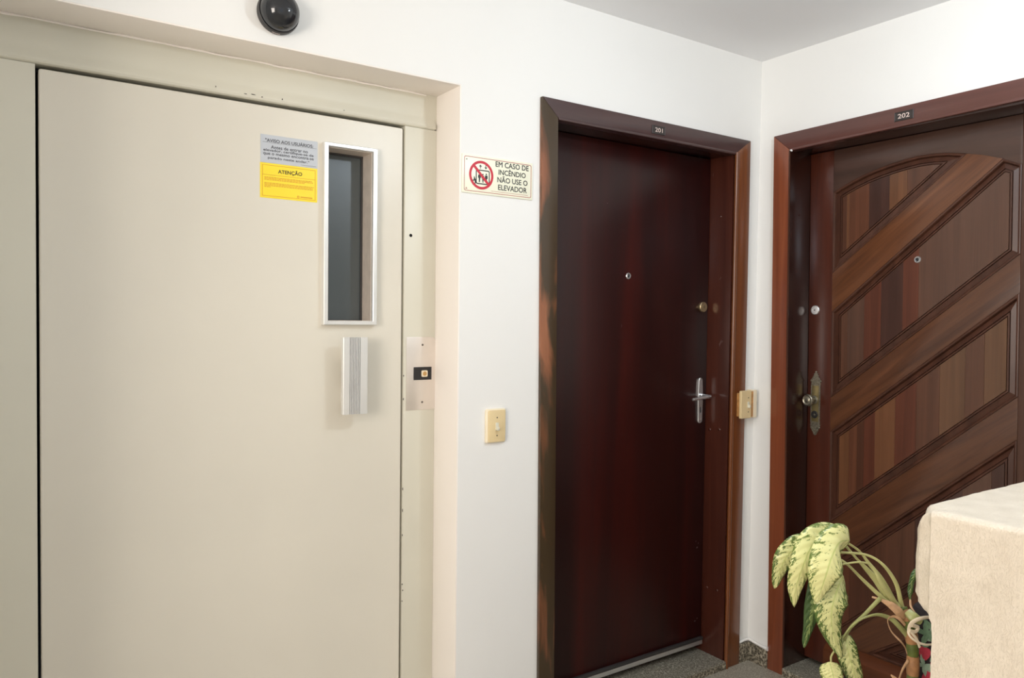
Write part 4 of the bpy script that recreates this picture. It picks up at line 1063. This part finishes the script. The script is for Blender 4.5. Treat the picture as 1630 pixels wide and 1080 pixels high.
DRIED = [
    ([(-0.9987, -1.1175, 0.8055), (-0.9908, -1.135, 0.8023), (-0.9712, -1.1487, 0.7899), (-0.9585, -1.1578, 0.7761), (-0.9382, -1.16, 0.7597)], [0.0021, 0.0028, 0.0084, 0.0098, 0.0042]),
    ([(-0.9372, -1.1613, 0.7428), (-0.9574, -1.159, 0.7607), (-0.969, -1.151, 0.7661), (-0.9891, -1.1495, 0.7615), (-0.9824, -1.1549, 0.7365), (-0.9652, -1.1673, 0.7144), (-0.9473, -1.1679, 0.6963), (-0.9439, -1.1707, 0.6823)], [0.0028, 0.0035, 0.0028, 0.0021, 0.0024, 0.0031, 0.0028, 0.0021]),
    ([(-0.8977, -1.1503, 0.7899), (-0.9065, -1.1568, 0.7778), (-0.9095, -1.1671, 0.7689)], [0.0021, 0.0031, 0.0021]),
    ([(-0.9318, -1.1674, 0.6639), (-0.9522, -1.1661, 0.6485), (-0.9605, -1.1613, 0.6218)], [0.0042, 0.0028, 0.0014]),
    ([(-0.9743, -1.1515, 0.6356), (-0.9651, -1.1581, 0.6259), (-0.9536, -1.1663, 0.6121)], [0.0014, 0.0042, 0.0042]),
]
TWINE = [(-0.8993, -1.1983, 0.7657), (-0.933, -1.1935, 0.7684), (-0.9492, -1.1828, 0.7585), (-0.9512, -1.176, 0.7397), (-0.9528, -1.1814, 0.7278), (-0.939, -1.1911, 0.7155), (-0.9191, -1.1988, 0.708), (-0.895, -1.2032, 0.7054)]
CANE = [(-0.8184, -1.1532, 0.1077), (-0.8569, -1.1553, 0.363), (-0.9019, -1.1673, 0.5439), (-0.9138, -1.1689, 0.6198), (-0.9135, -1.1673, 0.6766), (-0.9168, -1.1637, 0.7191), (-0.9237, -1.158, 0.7545), (-0.9231, -1.1456, 0.7748)]
BRACT = [(-0.9335, -1.1628, 0.7739), (-0.9318, -1.1763, 0.7652), (-0.918, -1.186, 0.7556)]
# fabric [(-0.8437, -1.1409, 0.7183), (-0.8444, -1.1444, 0.592), (-0.7963, -1.1731, 0.719)]
pc = Vector((-.820, -1.135, 0))
pt = empty('potted_dieffenbachia', pc, 'drooping plant with variegated yellow-green leaves beside the plaster parapet', 'plant')
w = MB(); w.lathe([(.070, 0), (.074, .004), (.100, .19), (.108, .195), (.110, .225), (.102, .227), (.098, .20), (.095, .19)], pc, (0, 0, 1), 40)
build('pot', w, M['terracotta'], pt, smooth=True)
w = MB(); w.lathe([(.094, .185), (.05, .195), (.001, .200)], pc, (0, 0, 1), 30); build('soil', w, M['soil'], pt, smooth=True)
cs = spline([(-.818, -1.150, .19)] + CANE[1:], 8)
# cane in alternating bands
zs = .19; k = 0
seglen = 9
def band(i0, i1, mat, r):
    pts = cs[i0:i1 + 1]
    if len(pts) < 2: return
    n_ = len(pts); rads = [r * (1.0 + .12 * (1 - abs(2 * j / (n_ - 1) - 1))) for j in range(n_)]
    w = MB(); w.tube(pts, rads, 12); build('cane_segment', w, mat, pt, smooth=True)
fine = []
for i in range(len(cs) - 1):
    nsub = max(1, int((cs[i + 1] - cs[i]).length / .004))
    for j in range(nsub): fine.append(cs[i].lerp(cs[i + 1], j / nsub))
fine.append(cs[-1]); cs = fine
i = 0; k = 0
while i < len(cs) - 2:
    L_ = 5 if k % 2 else 6
    r = .0118 if cs[i].z < .70 else .0100
    band(i, min(i + L_, len(cs) - 1), M['cane_brown'] if k % 2 == 0 else M['cane_green'], r * (1.08 if k % 2 == 0 else 1.0))
    i += L_; k += 1
VIEW = Vector((-.56, -.83, .05)).normalized()
def leaf(mid, hw, back, idx):
    pts = spline(mid, 5); n_ = len(pts); NW = 8
    bm = bmesh.new(); uvl = bm.loops.layers.uv.new('uv'); grid = []
    for i, p in enumerate(pts):
        t = i / (n_ - 1)
        tg = (pts[min(i + 1, n_ - 1)] - pts[max(i - 1, 0)]).normalized()
        side = tg.cross(VIEW).normalized()
        nr = side.cross(tg).normalized()
        if nr.dot(VIEW) < 0: nr = -nr
        prof_ = (math.sin(math.pi * min(1, t ** .66 * .98 + .02)) ** .75) * 1.05
        if t > .97: prof_ = .02
        wd = hw * max(prof_, .05)
        row = []
        for j in range(NW + 1):
            s = j / NW * 2 - 1
            wav = math.sin(t * 17 + idx * 2 + s * 2) * .0016 * abs(s)
            off = side * s * wd * .97 - nr * (abs(s) * wd * .20 + abs(s) ** 3 * wd * .08) + nr * wav + side * .10 * hw * math.sin(5 * t + idx)
            row.append((bm.verts.new(p + off), (j / NW, t)))
        grid.append(row)
    for i in range(n_ - 1):
        for j in range(NW):
            q = [grid[i][j], grid[i][j + 1], grid[i + 1][j + 1], grid[i + 1][j]]
            f = bm.faces.new([a_[0] for a_ in q])
            for lp, a_ in zip(f.loops, q): lp[uvl].uv = a_[1]
            f.smooth = True
    me = bpy.data.meshes.new('leaf')
    off = origin_of(pt)
    for v_ in bm.verts: v_.co -= off
    bm.to_mesh(me); bm.free()
    me.materials.append(M['leaf_back'] if back else (M['leaf_green'] if idx in (0, 6, 4) else M['leaf']))
    o = bpy.data.objects.new('leaf', me); COL.objects.link(o); o.parent = pt
    sd = o.modifiers.new('thickness', 'SOLIDIFY'); sd.thickness = .0006; sd.offset = 0
for i, (mid, hw, back) in enumerate(LEAVES): leaf(mid, hw, back, i)
for i, (pts, a_, b_) in enumerate(PETIOLES):
    sp = spline(pts, 6); w = MB(); w.tube(sp, lerp_list([a_, a_ * .8, b_, b_], len(sp)), 10, flat=.7)
    build('petiole', w, M['petiole_green'] if i in (5, 6) else M['petiole'], pt, smooth=True)
for pts, rs in DRIED:
    sp = spline(pts, 5); w = MB(); w.tube(sp, lerp_list(rs, len(sp)), 8, flat=.3); build('dried_sheath', w, M['dried'], pt, smooth=True)
w = MB(); w.tube(spline(BRACT, 5), lerp_list([.009, .012, .008], 11), 10, flat=.6); build('sheath', w, M['petiole_green'], pt, smooth=True)

# printed fabric roll standing behind the cane
fc = Vector((-.800, -1.150, 0))
w = MB(); prf = []
w.lathe([(.012, .195), (.012, .30), (.044, .31), (.047, .40), (.046, .55), (.045, .68), (.043, .74), (.036, .752), (.004, .755)], fc, (0, 0, 1), 40)
fb = build('fabric_wrapped_stake', w, M['fabric'], pt, smooth=True, label='black fabric with strawberry print round a stake')
def decal(shape, ang, z, mat, s=1.0, rot=0.0):
    """flat print laid on the roll"""
    w = MB(); r = .0478; cr, sr = math.cos(R(rot)), math.sin(R(rot))
    rim = []
    for u, v in shape:
        uu, vv = (u * cr - v * sr) * s, (u * sr + v * cr) * s
        t = R(ang) + uu / r; rim.append(fc + Vector((math.cos(t) * r, math.sin(t) * r, z + vv)))
    t = R(ang); cc = fc + Vector((math.cos(t) * (r + .0004), math.sin(t) * (r + .0004), z))
    n_ = len(rim); w.add([cc] + rim, [(0, i + 1, (i + 1) % n_ + 1) for i in range(n_)])
    o = build('print_motif', w, mat, fb)
berry = [(0, .012), (.006, .011), (.0088, .006), (.0080, -.002), (.0045, -.009), (0, -.012), (-.0045, -.009), (-.0080, -.002), (-.0088, .006), (-.006, .011)]
lf = [(0, .013), (.004, .004), (.0035, -.003), (0, -.010), (-.0035, -.003), (-.004, .004)]
def sprig(ang, z, s, mat, rots, off=.006):
    for rr_ in rots: decal(lf, ang + 9.0 * s * math.sin(R(-rr_)), z + .0078 * s * math.cos(R(rr_)), mat, s, rr_)
for k in range(3):                # around the roll
    a0 = 120 * k
    for z0 in (.655, .500, .345):
        decal(berry, a0 + 191 + (z0 < .6) * 9, z0, M['berry'], 1.42, -8); sprig(a0 + 191 + (z0 < .6) * 9, z0 + .016, .6, M['leaf_print2'], (-55, 0, 55))
        decal(berry, a0 + 222, z0 - .025, M['berry'], 1.3, 20); sprig(a0 + 222, z0 - .010, .6, M['leaf_print2'], (-40, 30))
        decal(berry, a0 + 203, z0 - .058, M['berry'], 1.75, -25); sprig(a0 + 203, z0 - .038, .9, M['leaf_print'], (-60, -5, 50))
        sprig(a0 + 190, z0 - .027, 1.25, M['leaf_print'], (15, 100, 190, 280))
        sprig(a0 + 216, z0 + .001, .9, M['leaf_print'], (-70, 20, 150))
        sprig(a0 + 196, z0 + .048, 1.5, M['leaf_print2'], (10, 80, 160, 230, 300)); sprig(a0 + 222, z0 + .046, 1.4, M['leaf_print'], (40, 120, 200, 330)); sprig(a0 + 206, z0 + .070, 1.1, M['leaf_print2'], (60, 130, 250))
        sprig(a0 + 250, z0 - .02, 1.3, M['leaf_print'], (15, 100, 190, 280))
w = MB(); w.tube(spline(TWINE, 5), lerp_list([.003, .0045, .005, .0028, .0022, .0026, .0024, .0022], 36), 8, flat=.3)
w.tube(spline([(-.9512, -1.179, .7397), (-.938, -1.187, .722), (-.928, -1.190, .701)], 4), .0032, 8, flat=.4)
w.tube(spline([(-.9512, -1.179, .7397), (-.936, -1.184, .736), (-.93, -1.186, .745), (-.948, -1.182, .752)], 4), .0042, 8, flat=.5)
build('cloth_tie', w, M['twine'], pt, smooth=True, label='cream cloth strip tied round the stem')

# ---------------------------------------------------------------- ceiling lamp (outside the frame, seen only in reflections)
cl = empty('ceiling_lamp', (LAMP.x, LAMP.y, H), 'round ceiling lamp holder above the landing', 'lamp')
w = MB(); w.lathe([(.055, 0), (.055, .012), (.030, .022), (.022, .06), (.018, .065)], (LAMP.x, LAMP.y, H), (0, 0, -1), 28)
build('lamp_holder', w, M['ivory_pale'], cl, smooth=True)
